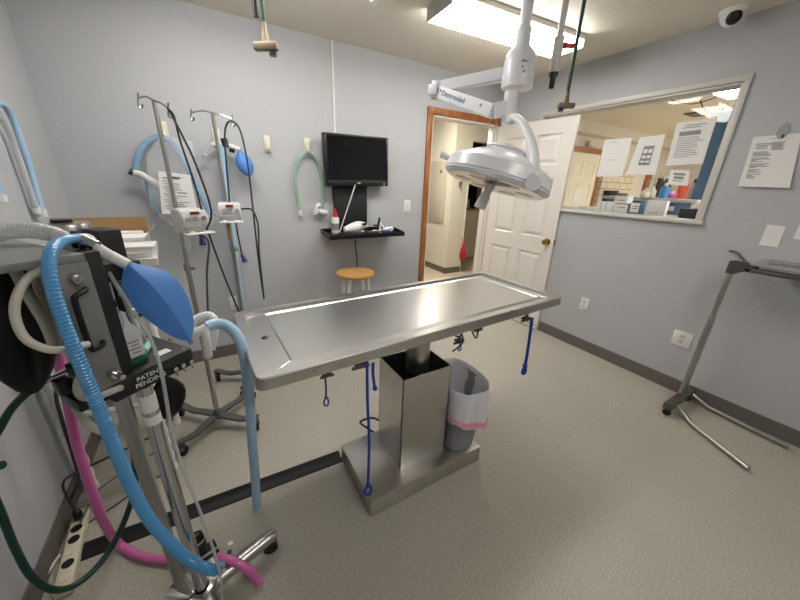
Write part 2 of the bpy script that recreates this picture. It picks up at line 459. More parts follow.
d2, T2, L2 = panel_door('door_2', (5.22, 3.44, .012), (6.06, 3.44, .012), 2.0, .035, 'fardoor', (0, 1, 0))
b = MB(T2); b.box((.42, -.004, 1.32), (.26, .004, .26)); part('door_notice', b, 'paper', d2)
b = MB(); b.box2((5.1, 3.44, 2.015), (6.18, 3.5, 2.10)); b.box2((6.07, 3.44, 0), (6.16, 3.5, 2.015)); b.box2((5.1, 3.44, 0), (5.19, 3.5, 2.015)); struct('trim_3', b, 'oak')
struct('trim_4', MB().box2((7.95, 3.44, 0), (8.10, 3.5, 2.1)), 'oak')
struct('wall_tile', MB().box2((6.25, 3.42, .9), (7.35, 3.5, 1.9)), 'tile')
o = tag(part('framed_sign', MB().box2((8.45, 3.42, 1.35), (9.05, 3.46, 1.72)), 'black'), 'dark framed notice on the far wall of the room behind the window', 'picture')

# hall and laundry behind the open door
b = MB(); b.box2((0.6, YB + .06, -.1), (4.25, 3.6, 0)); b.box2((0.6, 3.6, -.1), (6.2, 7.0, 0)); struct('floor_hall', b, 'hallfloor')
b = MB(); b.box2((0.6, YB + .12, ZC), (4.3, 3.62, ZC + .1)); b.box2((0.6, 3.62, ZC), (6.2, 7.0, ZC + .1)); struct('ceiling_hall', b, 'ceiling')
b = MB(); b.box2((3.41, 4.16, 0), (3.74, 7.0, ZC)); b.box2((3.74, 4.16, 2.09), (5.6, 4.28, ZC)); struct('wall_hall_block', b, 'cream')
struct('wall_hall_left', MB().box2((.5, 2.92, 0), (.62, 7.0, ZC)), 'cream')
struct('wall_hall_end', MB().box2((.6, 6.6, 0), (3.41, 6.7, ZC)), 'cream')
struct('wall_hall_right', MB().box2((5.6, 3.62, 0), (5.72, 6.0, ZC)), 'cream')
struct('wall_laundry', MB().box2((3.74, 5.9, 0), (5.72, 6.0, ZC)), 'darkvoid')  # wall coloured near-black in place of the recess's shade
b = MB(); b.box2((3.402, 4.152, 0), (3.41, 6.6, .1)); b.box2((3.402, 4.152, 0), (3.745, 4.16, .1)); struct('baseboard_hall', b, 'base')
struct('trim_5', MB().box2((3.735, 4.15, 0), (3.75, 4.3, 2.09)), 'cream')

t = thing('electrical_panel', 'cream electrical panel cover on the hall wall beyond the open door', 'panel', (3.4, 4.55, .85))
part('panel_cover', MB().box2((3.385, 4.30, .84), (3.4095, 4.85, 1.80), .004), 'panelgrey', t)
part('panel_door', MB().box2((3.378, 4.36, .90), (3.386, 4.79, 1.52), .003), 'panelgrey', t)
part('latch', MB().box2((3.372, 4.42, 1.62), (3.386, 4.445, 1.655)), 'black', t)

t = thing('washing_machine', 'white top-loading washing machine with tan control top in the laundry recess', 'washing machine', (4.58, 5.2, 0))
part('cabinet', MB().box2((4.22, 4.92, .02), (4.93, 5.58, .97), .015), 'washer', t)
part('lid', MB().box2((4.21, 4.90, .97), (4.94, 5.4, .995), .008), 'washertop', t)
b = MB(); b.prism([(4.22, 5.36, .99), (4.22, 5.40, 1.17), (4.22, 5.58, 1.17), (4.22, 5.58, .99)], (.71, 0, 0)); cp = part('control_panel', b, 'washer', t)
for x in (4.5, 4.63, 4.76): part('dial', MB().cyl((x, 5.385, 1.09), (x, 5.35, 1.082), .03), 'satin', cp)
part('front_panel_line', MB().box2((4.26, 4.914, .1), (4.89, 4.921, .80), .002), 'washer', t)
o = tag(part('laundry_shelf', MB().box2((4.0, 5.3, 1.62), (5.5, 5.9, 1.66)), 'darkvoid'), 'dark shelf above the washing machine', 'shelf')
t = thing('key_bunch', 'bunch of metal keys hanging on the cream hall post', 'keys', (3.56, 4.14, 1.42))
b = MB(); b.cyl((3.56, 4.16, 1.53), (3.56, 4.125, 1.53), .006); part('hook', b, 'satin', t)
for i, (dx, dz) in enumerate(((-.02, -.05), (.0, -.07), (.02, -.045), (.012, -.095))):
    b = MB(); b.box((3.56 + dx, 4.14 - .004 * i, 1.50 + dz), (.016, .003, .06)); b.cyl((3.56 + dx, 4.142 - .004 * i, 1.53 + dz), (3.56 + dx, 4.134 - .004 * i, 1.53 + dz), .015); part('key', b, ('brass', 'satin', 'darksteel', 'satin')[i], t)
t = thing('hanging_bag', 'red and blue cloth bag hanging low at the hall corner', 'bag', (3.74, 4.13, .22))
b = MB(); b.lathe([(.01, .32), (.03, .30), (.05, .2), (.075, .1), (.07, .03), (.03, .0)], (3.73, 4.10, .22), sy=.6, n=18); part('bag_body', b, 'redcloth', t)
b = MB(); b.lathe([(.008, .2), (.03, .15), (.035, .05), (.01, .0)], (3.795, 4.10, .26), sy=.6, n=14); part('bag_pocket', b, 'paleblue', t)
b = MB(); b.cyl((3.735, 4.16, .56), (3.735, 4.12, .56), .006); b.tube([(3.735, 4.125, .56), (3.72, 4.11, .53), (3.735, 4.10, .50)], .004); part('strap', b, 'redcloth', t)

# ------------------------------------------------------------------ ceiling lights
def ceiling_light(cx, cy, ang, L, W, label, glow='glow', z=ZC, h=.075):
    T = Matrix.Translation((cx, cy, 0)) @ Matrix.Rotation(ang, 4, 'Z')
    t = thing('ceiling_light', label, 'light fixture', (cx, cy, z - h), 'fluorescent ceiling lights')
    b = MB(T)
    b.box2((-L / 2, -W / 2, z - .012), (L / 2, W / 2, z - .001))
    b.box2((-L / 2 - .006, -W / 2 - .004, z - h), (-L / 2, W / 2 + .004, z - .001)); b.box2((L / 2, -W / 2 - .004, z - h), (L / 2 + .006, W / 2 + .004, z - .001))
    b.box2((-L / 2, -W / 2 - .004, z - .03), (L / 2, -W / 2, z - .001)); b.box2((-L / 2, W / 2, z - .03), (L / 2, W / 2 + .004, z - .001))
    part('housing', b, 'trimwhite', t)
    b = MB(T)
    pr = [(-W / 2, z - .03), (-W / 2 + .008, z - h), (W / 2 - .008, z - h), (W / 2, z - .03)]
    b.prism([(-L / 2 + .001, a, c) for a, c in pr], (L - .002, 0, 0))
    part('diffuser', b, glow, t)
    return t
ceiling_light(1.878, 1.832, R(-3.6), 1.10, .255, 'long fluorescent ceiling light beside the surgical lamp pole')
ceiling_light(.35, 1.88, R(-3.6), 1.184, .255, 'fluorescent ceiling light cut off at the top edge, left of the other')
ceiling_light(.95, -.75, R(-3.6), 1.184, .255, 'added unseen fluorescent ceiling light behind the camera')  # fixture added out of view for frontal light
ceiling_light(4.62, 1.02, R(86), 1.1, .34, 'bright fluorescent ceiling light seen through the window', 'glow_far')
ceiling_light(4.2, -.6, R(0), 1.2, .60, 'added fluorescent ceiling light in the room behind the window, unseen past the wall', 'glow_far')  # extra fixture added to brighten the work room
ceiling_light(7.0, .9, R(0), 1.2, .60, 'added fluorescent ceiling light deep in the room behind the window, unseen past the cabinet', 'glow_far')  # another added fixture, lifts the deep end of the work room
ceiling_light(2.6, 3.6, R(90), 1.2, .3, 'added unseen small ceiling light in the hall beyond the door', 'glow_far')  # out-of-view fixture added so the hall gets light

# ------------------------------------------------------------------ surgical table
TT = Matrix.Translation((.822, 1.213, .89)) @ Matrix.Rotation(R(1.72), 4, 'Z') @ Matrix.Rotation(R(-.45), 4, 'Y') @ Matrix.Rotation(R(.17), 4, 'X') @ Matrix.Translation((0, 0, -.894))
tb = thing('surgical_table', 'long stainless steel surgical table on a boxed pedestal in the room centre', 'table', (.80, 1.12, 0))
def rrect(hx, hy, r, z, n=6):
    out = []
    for (sx, sy, a0) in ((1, 1, 0), (-1, 1, 90), (-1, -1, 180), (1, -1, 270)):
        for k in range(n + 1):
            a = R(a0 + 90 * k / n); out.append((sx * (hx - r) + r * math.cos(a), sy * (hy - r) + r * math.sin(a), z))
    return out
HX, HY, ZT = .7765, .2965, .89
b = MB(TT)
loops = [rrect(HX - .02, HY - .02, .012, ZT - .046), rrect(HX - .004, HY - .004, .025, ZT - .046), rrect(HX, HY, .028, ZT - .042), rrect(HX, HY, .028, ZT - .004), rrect(HX - .004, HY - .004, .024, ZT),
         rrect(HX - .042, HY - .036, .014, ZT), rrect(HX - .048, HY - .038, .010, ZT - .016), rrect(HX - .056, HY - .046, .009, ZT - .016),
         rrect(HX - .112, HY - .070, .006, ZT - .004), rrect(HX - .118, HY - .074, .006, ZT - .004), rrect(HX - .126, HY - .082, .006, ZT - .008)]
b.rings(loops, True)
part('tabletop', b, 'steel', tb, sharp=14)
b = MB(TT); b.lathe([(.016, 0), (.016, .003), (.009, .004), (.008, .0)], (-HX + .084, .0, ZT - .0115), n=20, sx=.7); part('drain_hole', b, 'black', tb)
for px in (-.60, .66):
    b = MB(TT); b.cyl((px, -HY - .0002, ZT - .022), (px, -HY - .004, ZT - .022), .006, n=12); part('rivet', b, 'satin', tb)
b = MB(TT); b.box2((-.56, -.235, ZT - .062), (.66, -.20, ZT - .046)); b.box2((-.56, .20, ZT - .062), (.66, .235, ZT - .046)); b.box2((-.3, -.16, ZT - .10), (.32, .16, ZT - .046)); b.box2((-.58, -.27, ZT - .058), (-.48, -.20, ZT - .046))
part('under_frame', b, 'steelbox', tb)
# pedestal
b = MB(); b.box2((.447, .925, .003), (1.112, 1.300, .10), .004); part('base_plate', b, 'steelbox', tb)
px0, px1, py0, py1, pz = .643, .916, 1.006, 1.236, .622
b = MB(); w = .004
b.box2((px0, py0, .10), (px1, py0 + w, pz)); b.box2((px0, py1 - w, .10), (px1, py1, pz)); b.box2((px0, py0, .10), (px0 + w, py1, pz)); b.box2((px1 - w, py0, .10), (px1, py1, pz))
part('pillar_cover', b, 'steelbox', tb)
cxp, cyp = .79, 1.118
part('lift_column', MB().cyl((cxp, cyp, .1), (cxp, cyp, ZT - .09), .058, n=32), 'satin', tb)
part('column_ring', MB().cyl((cxp, cyp, pz - .055), (cxp, cyp, pz - .043), .0605, n=32), 'rubber', tb)
b = MB(); b.tube([(.93, 1.10, .80), (.98, 1.08, .74), (1.03, 1.09, .72), (1.05, 1.1, .80)], .004); b.tube([(.95, 1.05, .81), (.99, 1.04, .76), (1.01, 1.05, .70), (.96, 1.06, .66)], .004); b.tube([(1.02, 1.02, .80), (1.06, 1.01, .735), (1.09, 1.03, .80)], .004)
part('lift_cable', b, 'cord', tb)
b = MB(); b.box2((1.10, 1.06, .735), (1.15, 1.075, .83)); part('switch_bracket', b, 'darksteel', tb)
b = MB(); b.tube([(.70, 1.31, .03), (.62, 1.36, .10), (.58, 1.34, .17), (.64, 1.30, .20), (.70, 1.24, .17)], .006); part('power_cable', b, 'cord', tb)
# cleats for the tie-down ropes
cleats = {'a': (0.4140,0.9450,0.8027), 'b': (1.4482,1.0300,0.7545), 'c': (0.4119,1.3699,0.5113), 'd': (1.0792,1.1490,0.6497)}
for k, p in cleats.items():
    p = V(p); b = MB(); b.box(p + V((0, 0, .006)), (.05, .03, .012), bevel=.003)
    b.cyl(p + V((-.035, 0, -.008)), p + V((.035, 0, -.008)), .007, n=10); b.cyl(p + V((0, 0, -.01)), p + V((0, 0, .03)), .009, n=10)
    part('rope_cleat', b, 'darksteel', tb)
def rope(pts, loop, label, rr=.0045, lr=.012, w=.62):
    b = MB(); b.tube(pts, rr, n=8)
    e = V(pts[-1]); ring = []
    for k in range(15):
        a = PI / 2 + 2 * PI * k / 14; ring.append(e + V((lr * w * math.cos(a), .002 * math.sin(a * 2), -lr + lr * math.sin(a))))
    if loop: b.tube(ring, rr * .9, n=8)
    b.ball(e + V((0, 0, .003)), rr * 1.7, seg=10)
    return tag(part('tie_down_rope', b, 'rope'), label, 'rope', 'blue tie-down ropes of the surgical table')
rope([(0.4315,0.9300,0.8186), (0.4330,0.9300,0.6495), (0.4392,0.9300,0.4500), (0.4341,0.9300,0.1975)], True, 'long blue rope hanging from the table front with its loop near the base', .006, .026)
rope([(0.4610,0.9400,0.8007), (0.4611,0.9400,0.7523), (0.4701,0.9400,0.6811)], False, 'short blue rope end beside the long one at the table front', .006)
rope([(0.4049,1.3819,0.5004), (0.4001,1.3601,0.4429), (0.3925,1.3441,0.3948)], True, 'short looped blue rope under the left half of the table', .005, .024, .5)
rope([(1.4999,1.0300,0.7506), (1.5114,1.0300,0.6415), (1.5195,1.0300,0.5078), (1.5208,1.0300,0.4321)], True, 'blue rope hanging from the right end of the table', .009, .028, .5)
rope([(1.0721,1.1346,0.6641), (1.0673,1.1246,0.6340)], True, 'tiny blue loop hanging under the table above the waste bin', .004, .014)

# ------------------------------------------------------------------ waste bin on the pedestal base
wb = thing('waste_bin', 'small grey waste bin with a pink-banded white liner beside the pillar', 'bin', (1.018, 1.10, .10))
def binring(z, f, n=36):
    k = (z - .1) / .35; hx = (.082 + .040 * k) * f; hy = (.118 + .050 * k) * f; cx = 1.020 + .035 * k; cy = 1.068 + .042 * k
    out = []
    for i in range(n):
        a = 2 * PI * i / n; c_, s_ = math.cos(a), math.sin(a); e = .5
        out.append((cx + hx * math.copysign(abs(c_) ** e, c_), cy + hy * math.copysign(abs(s_) ** e, s_), z))
    return out
b = MB(); b.rings([binring(.102, .92), binring(.106, .98), binring(.45, 1.0), binring(.45, .96), binring(.12, .93)], True); part('bin_body', b, 'bin', wb)
def wav(ring, amp, dz, seed):
    rnd = random.Random(seed); ph = [rnd.uniform(0, 6) for _ in range(3)]
    cx = sum(p[0] for p in ring) / len(ring); cy = sum(p[1] for p in ring) / len(ring); out = []
    for i, p in enumerate(ring):
        a = 2 * PI * i / len(ring); s_ = amp * (math.sin(5 * a + ph[0]) + .6 * math.sin(9 * a + ph[1]) + .4 * math.sin(14 * a + ph[2]))
        q = V((p[0] - cx, p[1] - cy, 0)); l = q.length; q *= (l + s_) / l
        out.append((cx + q.x, cy + q.y, p[2] + dz * (math.sin(2 * a + ph[1]) + .5 * math.sin(3 * a + ph[2]))))
    return out
b = MB(); b.rings([wav(binring(.270, 1.20), .010, .026, 4), wav(binring(.33, 1.14), .009, .010, 4), wav(binring(.40, 1.09), .007, .006, 4), wav(binring(.452, 1.06), .004, .008, 4), wav(binring(.464, 1.0), .002, .010, 4), wav(binring(.44, .93), .003, .0, 4), wav(binring(.36, .90), .006, 0, 4), wav(binring(.20, .86), .006, 0, 4)], False)
ln = part('bin_liner', b, 'liner', wb)
b = MB(); b.rings([wav(binring(.280, 1.212), .010, .026, 4), wav(binring(.308, 1.19), .010, .020, 4)], False); part('drawstring_band', b, 'pinkband', ln)

# ------------------------------------------------------------------ floor cord cover
b = MB(); a0, a1 = V((-.66, 1.366, 0)), V((.447, 1.322, 0)); dv = (a1 - a0).normalized(); pv = V((-dv.y, dv.x, 0))
prof = [(-.042, 0), (-.040, .004), (-.018, .013), (.018, .013), (.040, .004), (.042, 0)]
b.prism([a0 + pv * u + V((0, 0, z + .0005)) for u, z in prof], a1 - a0)
tag(part('cord_cover', b, 'rubber'), 'black rubber cord cover running across the floor to the table base', 'cord cover')

# ------------------------------------------------------------------ IV stands
def caster(b_h, b_w, p, r=.028, wd=.02, ang=0.0):
    p = V(p); d = V((math.cos(ang), math.sin(ang), 0))
    b_w.cyl(p + V((0, 0, r)) - d * wd / 2, p + V((0, 0, r)) + d * wd / 2, r, n=20)
    b_h.cyl(p + V((0, 0, r + .005)), p + V((0, 0, r * 2 + .018)), .008, n=10)
    b_h.box(p + V((0, 0, r * 1.55)), (wd * 1.7, wd * 1.7, r * .9), rz=ang, bevel=.004)
def iv_stand(cx, cy, ztop, feet, hooks, label):
    t = thing('iv_stand', label, 'stand', (cx, cy, 0), 'rolling IV stands')
    part('lower_pole', MB().cyl((cx, cy, .075), (cx, cy, 1.0), .0125, n=20), 'satin', t)
    b = MB(); b.cyl((cx, cy, .96), (cx, cy, ztop), .0095, n=20); b.cyl((cx, cy, .985), (cx, cy, 1.02), .017, n=20); b.cyl((cx + .012, cy - .012, 1.0), (cx + .035, cy - .035, 1.0), .006, n=10)
    part('upper_pole', b, 'satin', t)
    b = MB()
    b.tube([hooks[0], V(hooks[0]).lerp(V((cx, cy, ztop)), .5) + V((0, 0, .012)), (cx, cy, ztop + .004), V(hooks[1]).lerp(V((cx, cy, ztop)), .5) + V((0, 0, .006)), hooks[1]], .0042, n=8)
    for h in hooks:
        h = V(h); b.tube([h + V((.004, 0, .02)), h, h + V((-.004, -.004, -.03)), h + V((.006, -.008, -.038)), h + V((.012, -.010, -.022))], .004, n=8)
    part('hook_bar', b, 'chrome', t)
    part('hub', MB().lathe([(.028, .062), (.028, .085), (.018, .105), (.0135, .12)], (cx, cy, 0)), 'legmetal', t)
    for f in feet:
        f = V((f[0], f[1], 0)); c0 = V((cx, cy, 0)); d = (f - c0).normalized(); pv = V((-d.y, d.x, 0)) * .024
        b = MB(); L = (f - c0).length; rings = []
        for u, z in ((0, .088), (.35, .082), (.6, .070), (.8, .078), (.92, .092), (1.06, .094)):
            p = c0.lerp(f, u); hw = pv * (1.0 - .25 * u)
            rings.append([p - hw + V((0, 0, z)), p + hw + V((0, 0, z)), p + hw + V((0, 0, z - .014)), p - hw + V((0, 0, z - .014))])
        b.rings(rings); lg = part('leg', b, 'legmetal', t)
        bh, bw = MB(), MB(); caster(bh, bw, f, .03, .022, math.atan2(d.y, d.x) + .6); bh.cyl(f + V((0, 0, .06)), f + V((0, 0, .09)), .008, n=10)
        part('caster_fork', bh, 'darksteel', lg); part('caster_wheel', bw, 'rubber', lg)
    return t
iv1 = (-.117, 1.905); iv2 = (.121, 2.31)
iv_stand(iv1[0], iv1[1], 1.735, [(-.318, 2.115), (.078, 1.765), (-.302, 1.745), (.088, 2.085)], [(-0.1739,1.9379,1.7467), (-0.0700,1.8727,1.7126)], 'nearer IV stand on four casters carrying the left infusion pump')
iv_stand(iv2[0], iv2[1], 1.775, [(-.10, 2.43), (.05, 2.12), (.30, 2.18), (.25, 2.55)], [(0.0161,2.3633,1.7727), (0.2120,2.2604,1.7519)], 'farther IV stand by the back wall carrying the right infusion pump')

def infusion_pump(org, rz, label, s=1.0):
    """front face towards local -y; origin at the centre of the back"""
    T = Matrix.Translation(V(org)) @ Matrix.Rotation(rz, 4, 'Z') @ Matrix.Scale(s, 4)
    t = thing('infusion_pump', label, 'pump', org, 'white infusion pumps on the IV stands')
    w, d = .082, .15
    b = MB(T); b.prism([(-w, 0, -.07), (-w, -d, -.07), (-w, -d, -.02), (-w, -d + .012, .055), (-w, -d + .035, .078), (-w, 0, .082)], (2 * w, 0, 0))
    bmesh.ops.bevel(b.bm, geom=b.bm.edges[:], offset=.006, segments=2, affect='EDGES'); part('case', b, 'pump', t)
    T2 = T @ Matrix.Translation((0, -d + .003, .02)) @ Matrix.Rotation(R(-9), 4, 'X')
    p = part('display', MB(T2).box((.0, -.004, .038), (.056, .006, .018), bevel=.001), 'red', t)
    kp = MB(T2)
    for i in range(4):
        for j in range(2): kp.box((-.052 + i * .019, -.003, .008 - j * .016), (.014, .005, .009), bevel=.001)
    part('keypad', kp, 'pumpgrey', t)
    part('dial', MB(T2).cyl((.05, .002, .004), (.05, -.012, .004), .014, n=20), 'pumpgrey', t)
    part('cassette_door', MB(T).box((0, -d - .003, -.040), (.15, .012, .045), bevel=.003), 'pumpgrey', t)
    bb = MB(T); bb.box((0, -d - .02, -.066), (.172, .07, .008), bevel=.003); bb.box((-.05, -d - .03, -.058), (.03, .02, .014), bevel=.002); bb.box((.04, -d - .03, -.058), (.05, .016, .010), bevel=.002); part('drop_down_tray', bb, 'whitepl', t)
    bb = MB(T); bb.box((0, .012, 0), (.05, .03, .06), bevel=.004); part('pole_clamp', bb, 'darksteel', t)
    return t
pump1 = infusion_pump((iv1[0] + .030, iv1[1] - .026, 1.238), R(26), 'left infusion pump with red display turned away on the nearer IV stand', .72)
pump2 = infusion_pump((iv2[0] + .012, iv2[1] - .024, 1.240), R(-2), 'right infusion pump with red display facing forward on the farther IV stand', .72)
def cord(pts, label, m='cord', r=.0045, name='loose_cable', cat='cable', group=None, plug=None, plugm='blueplug', owner=None):
    b = MB(); b.tube(pts, r, n=8)
    if owner is not None: t = part('power_cord', b, m, owner)
    elif plug is None: return tag(part(name, b, m), label, cat, group)
    else: t = thing(name, label, cat, pts[-1], group); part('cable', b, m, t)
    if plug is not None:
        b = MB(); p = V(pts[-1]); d = V(plug).normalized()
        b.cyl(p - d * .005, p + d * .035, .009, .015, n=12); b.cyl(p + d * .035, p + d * .045, .017, .017, n=12)
        for s_ in (-.006, .006): b.box(p + d * .055 + V((s_, 0, 0)), (.002, .006, .02))
        part('plug', b, plugm, t)
    return t
cord([(-0.0094,1.7927,1.1911), (0.0265,1.7896,1.2925), (-0.0026,1.8035,1.4871), (-0.0357,1.8251,1.6068), (-0.0651,1.8629,1.6966), (-0.0704,1.8645,1.7075), (-0.0530,1.8554,1.6818), (-0.0471,1.8490,1.5881), (-0.0224,1.8341,1.4144), (-0.0045,1.8269,1.2197), (0.0313,1.8088,0.9958), (0.0642,1.8154,0.8255), (0.0892,1.8155,0.7159)], 'black cord looped over the hook of the nearer IV stand', 'cord', .0045, owner=pump1)
cord([(-0.0403,1.8053,1.1766), (-0.0138,1.8073,1.1606), (-0.0072,1.8110,1.1206), (-0.0378,1.8170,0.9752), (-0.0631,1.8111,0.7807)], 'grey cord hanging straight below the left infusion pump', 'greycord', .005, owner=pump1)
cord([(-0.0285,1.9062,1.1961), (-0.0324,1.8923,1.1584)], 'short cord with blue plug under the left infusion pump', 'cord', .004, owner=pump1, plug=(0, 0, -1))
cord([(0.1907,2.2005,1.2628), (0.2444,2.1423,1.2612), (0.2619,2.0961,1.1783), (0.2448,2.0464,1.0383), (0.2359,2.0022,0.8647), (0.2313,1.9723,0.7596), (0.2315,1.9868,0.7936), (0.2376,2.0616,1.0056), (0.2533,2.1610,1.3172), (0.2576,2.2034,1.5384), (0.2445,2.2422,1.6975), (0.2103,2.2569,1.7412), (0.1777,2.2779,1.7149), (0.1591,2.2838,1.6156), (0.1409,2.2637,1.3398), (0.1335,2.2584,1.2880)], 'dark cord looped over the hook of the farther IV stand', 'cord', .005, owner=pump2)
cord([(0.1554,2.2255,1.1843), (0.1557,2.2169,1.1065), (0.1601,2.1876,0.9865)], 'short cord with blue plug under the right infusion pump', 'cord', .0045, owner=pump2, plug=(.3, 0, -1))
tag(part('reservoir_tube', MB().cyl((0.1158,2.2796,1.1671), (0.1149,2.2519,1.0723), .014, n=14), 'amber'), 'small amber tube taped on the farther IV pole below its pump', 'tube')
tag(part('rolled_drape', MB().lathe([(.012, 0), (.026, .03), (.022, .12), (.01, .16)], (-0.0970,1.9023,1.0903), n=14, sy=.7), 'clearthin'), 'crumpled clear plastic sleeve beneath the left infusion pump', 'plastic')

# ------------------------------------------------------------------ back-wall hooks, tubing and wall fittings
def wall_hook(x, z, label):
    t = thing('wall_hook', label, 'hook', (x, YB - .02, z - .05), 'white adhesive hooks on the back wall')
    part('backing', MB().box((x, YB - .006, z), (.046, .012, .115), bevel=.005), 'offwhite', t)
    b = MB(); b.tube([(x, YB - .012, z + .01), (x, YB - .026, z - .022), (x, YB - .034, z - .045), (x, YB - .05, z - .046), (x, YB - .056, z - .028)], .011, n=12, flat=.8); part('prong', b, 'offwhite', t)
wall_hook((-0.1509,2.8000,1.7104)[0], (-0.1509,2.8000,1.7104)[2], 'white wall hook behind the nearer IV stand holding bagged tubing')
wall_hook((0.1479,2.8000,1.6959)[0], (0.1479,2.8000,1.6959)[2], 'white wall hook holding the small blue bag circuit')
wall_hook((0.4796,2.8000,1.6848)[0], (0.4796,2.8000,1.6848)[2], 'empty white wall hook')
wall_hook((0.7809,2.8000,1.6948)[0], (0.7809,2.8000,1.6948)[2], 'white wall hook holding the pale green tubing')
t = thing('green_tubing', 'pale green tubing hung over a wall hook left of the monitor', 'tubing', (0.7678,2.7600,1.6624))
b = MB(); b.tube([(0.6821,2.7750,1.1964), (0.6674,2.7750,1.3227), (0.6610,2.7720,1.4519), (0.6928,2.7680,1.5712), (0.7504,2.7600,1.6396), (0.7982,2.7600,1.6429), (0.8532,2.7680,1.5729), (0.8809,2.7720,1.4441), (0.8787,2.7750,1.2189)], .011, n=12); part('tube', b, 'palegreen', t)
b = MB(); b.cyl((0.6827,2.7750,1.2044), (0.6832,2.7750,1.1560), .015, n=12); part('end_fitting', b, 'frost', t)
b = MB(); b.tube([(0.8933,2.7750,1.1603), (0.8394,2.7650,1.1953), (0.8020,2.7600,1.1716), (0.8230,2.7600,1.2368), (0.8507,2.7650,1.2444)], .017, n=12, step=.02); b.cyl((0.8460,2.7600,1.1874), (0.9054,2.7550,1.1787), .022, n=14); part('elbow_fitting', b, 'frost', t)
b = MB(); b.tube([(0.8303,2.7700,1.1619), (0.8163,2.7800,1.0173), (0.8571,2.7850,0.9179), (0.9293,2.7850,0.8863), (0.9879,2.7850,0.9371)], .0022, n=6); part('sampling_line', b, 'whitecord', t)
# bagged circuit on the first hook
t = thing('bagged_breathing_circuit', 'clear plastic bag of pale blue tubing hung on the back wall', 'breathing circuit', (-0.2164,2.7000,1.2526))
b = MB(); b.tube([(-0.3425,2.7200,1.4522), (-0.3109,2.7200,1.5353), (-0.2604,2.7300,1.6196), (-0.1912,2.7400,1.6662), (-0.1455,2.7400,1.6588), (-0.0997,2.7200,1.6083), (-0.0607,2.6800,1.5070), (-0.0239,2.6500,1.3843), (0.0131,2.6300,1.2501), (0.0168,2.6200,1.1977)], .019, n=12); part('blue_tube', b, 'blueclear', t)
b = MB(); b.tube([(-0.2853,2.7200,1.4066), (-0.2890,2.7200,1.3331), (-0.2769,2.7100,1.2521), (-0.2607,2.7100,1.1941)], .019, n=12); part('second_tube', b, 'blueclear', t)
b = MB(); b.tube([(-0.3561,2.7000,1.4456), (-0.3171,2.7000,1.4413), (-0.2728,2.7000,1.4072), (-0.2269,2.7000,1.3720)], .020, n=12, step=.03); part('y_piece', b, 'frost', t)
b = MB(); b.cyl((-0.3679,2.6950,1.4566), (-0.3467,2.7000,1.4430), .019, n=14); part('port_cap', b, 'black', t)
b = MB(); pts = [(-0.1700,2.6900,1.6750), (-0.2638,2.6900,1.5541), (-0.3001,2.6800,1.2543), (-0.2145,2.6600,1.1262), (0.0426,2.6000,1.1316), (0.0290,2.6200,1.3546), (0.0010,2.6600,1.5402), (-0.0030,2.6800,1.6545), (-0.0775,2.6900,1.6663)]
b.prism(pts, (0, .05, 0)); part('clear_bag', b, 'clearthin', t)
t = thing('instruction_sheet', 'printed instruction sheet on the bagged tubing behind the nearer IV pole', 'paper', (-0.1698,2.5800,1.2608))
pa = [V((-0.2111,2.5850,1.4623)), V((-0.0465,2.5750,1.4457)), V((-0.0410,2.5600,1.2042)), V((-0.2378,2.5800,1.2057))]
b = MB(); b.rings([pa, [p + V((0, .0015, 0)) for p in pa]]); part('sheet', b, 'paper', t)
b = MB()
def lines_on(b, P, rows, seed, off, th=.35):
    rnd = random.Random(seed)
    for (u0, v0, u1, v1) in rows:
        def at(u, v): return P[0].lerp(P[1], u).lerp(P[3].lerp(P[2], u), v) + off
        b.quad([at(u0, v0), at(u1, v0), at(u1, v1), at(u0, v1)])
rn = random.Random(3)
lines_on(b, pa, [(.1 + .05 * (i % 3), .2 + .05 * i, .1 + .05 * (i % 3) + rn.uniform(.2, .7), .218 + .05 * i) for i in range(15)], 1, V((0, -.0012, 0)))
part('printed_text', b, 'ink', t)
b = MB(); lines_on(b, pa, [(.35, .09, .68, .115), (.12, .13, .62, .15), (.5, .46, .8, .48)], 1, V((0, -.0014, 0))); part('bold_heading', b, 'darkink', t)
# small circuit with blue bag on the second hook
t = thing('hanging_breathing_circuit', 'small breathing circuit with dark blue bag hung behind the farther IV stand', 'breathing circuit', (0.1665,2.7200,1.6159))
b = MB(); b.tube([(0.1710,2.7200,1.6476), (0.1607,2.7200,1.4872), (0.1517,2.7200,1.2848), (0.1455,2.7200,0.9955), (0.1422,2.7200,0.7619), (0.1432,2.7100,0.4979), (0.1480,2.7100,0.4185)], .027, n=12); part('blue_tube', b, 'paleblue', t)
b = MB(); b.tube([(0.1105,2.7300,1.6435), (0.1596,2.7200,1.6529), (0.2308,2.7100,1.6391), (0.2723,2.7000,1.6257)], .017, n=12, step=.03); part('manifold', b, 'frost', t)
b = MB(); b.cyl((0.1879,2.7100,1.6855), (0.1925,2.7000,1.6354), .022, n=12); b.cyl((0.2124,2.6700,1.6163), (0.2374,2.6800,1.6124), .014, n=12); part('valve', b, 'black', t)
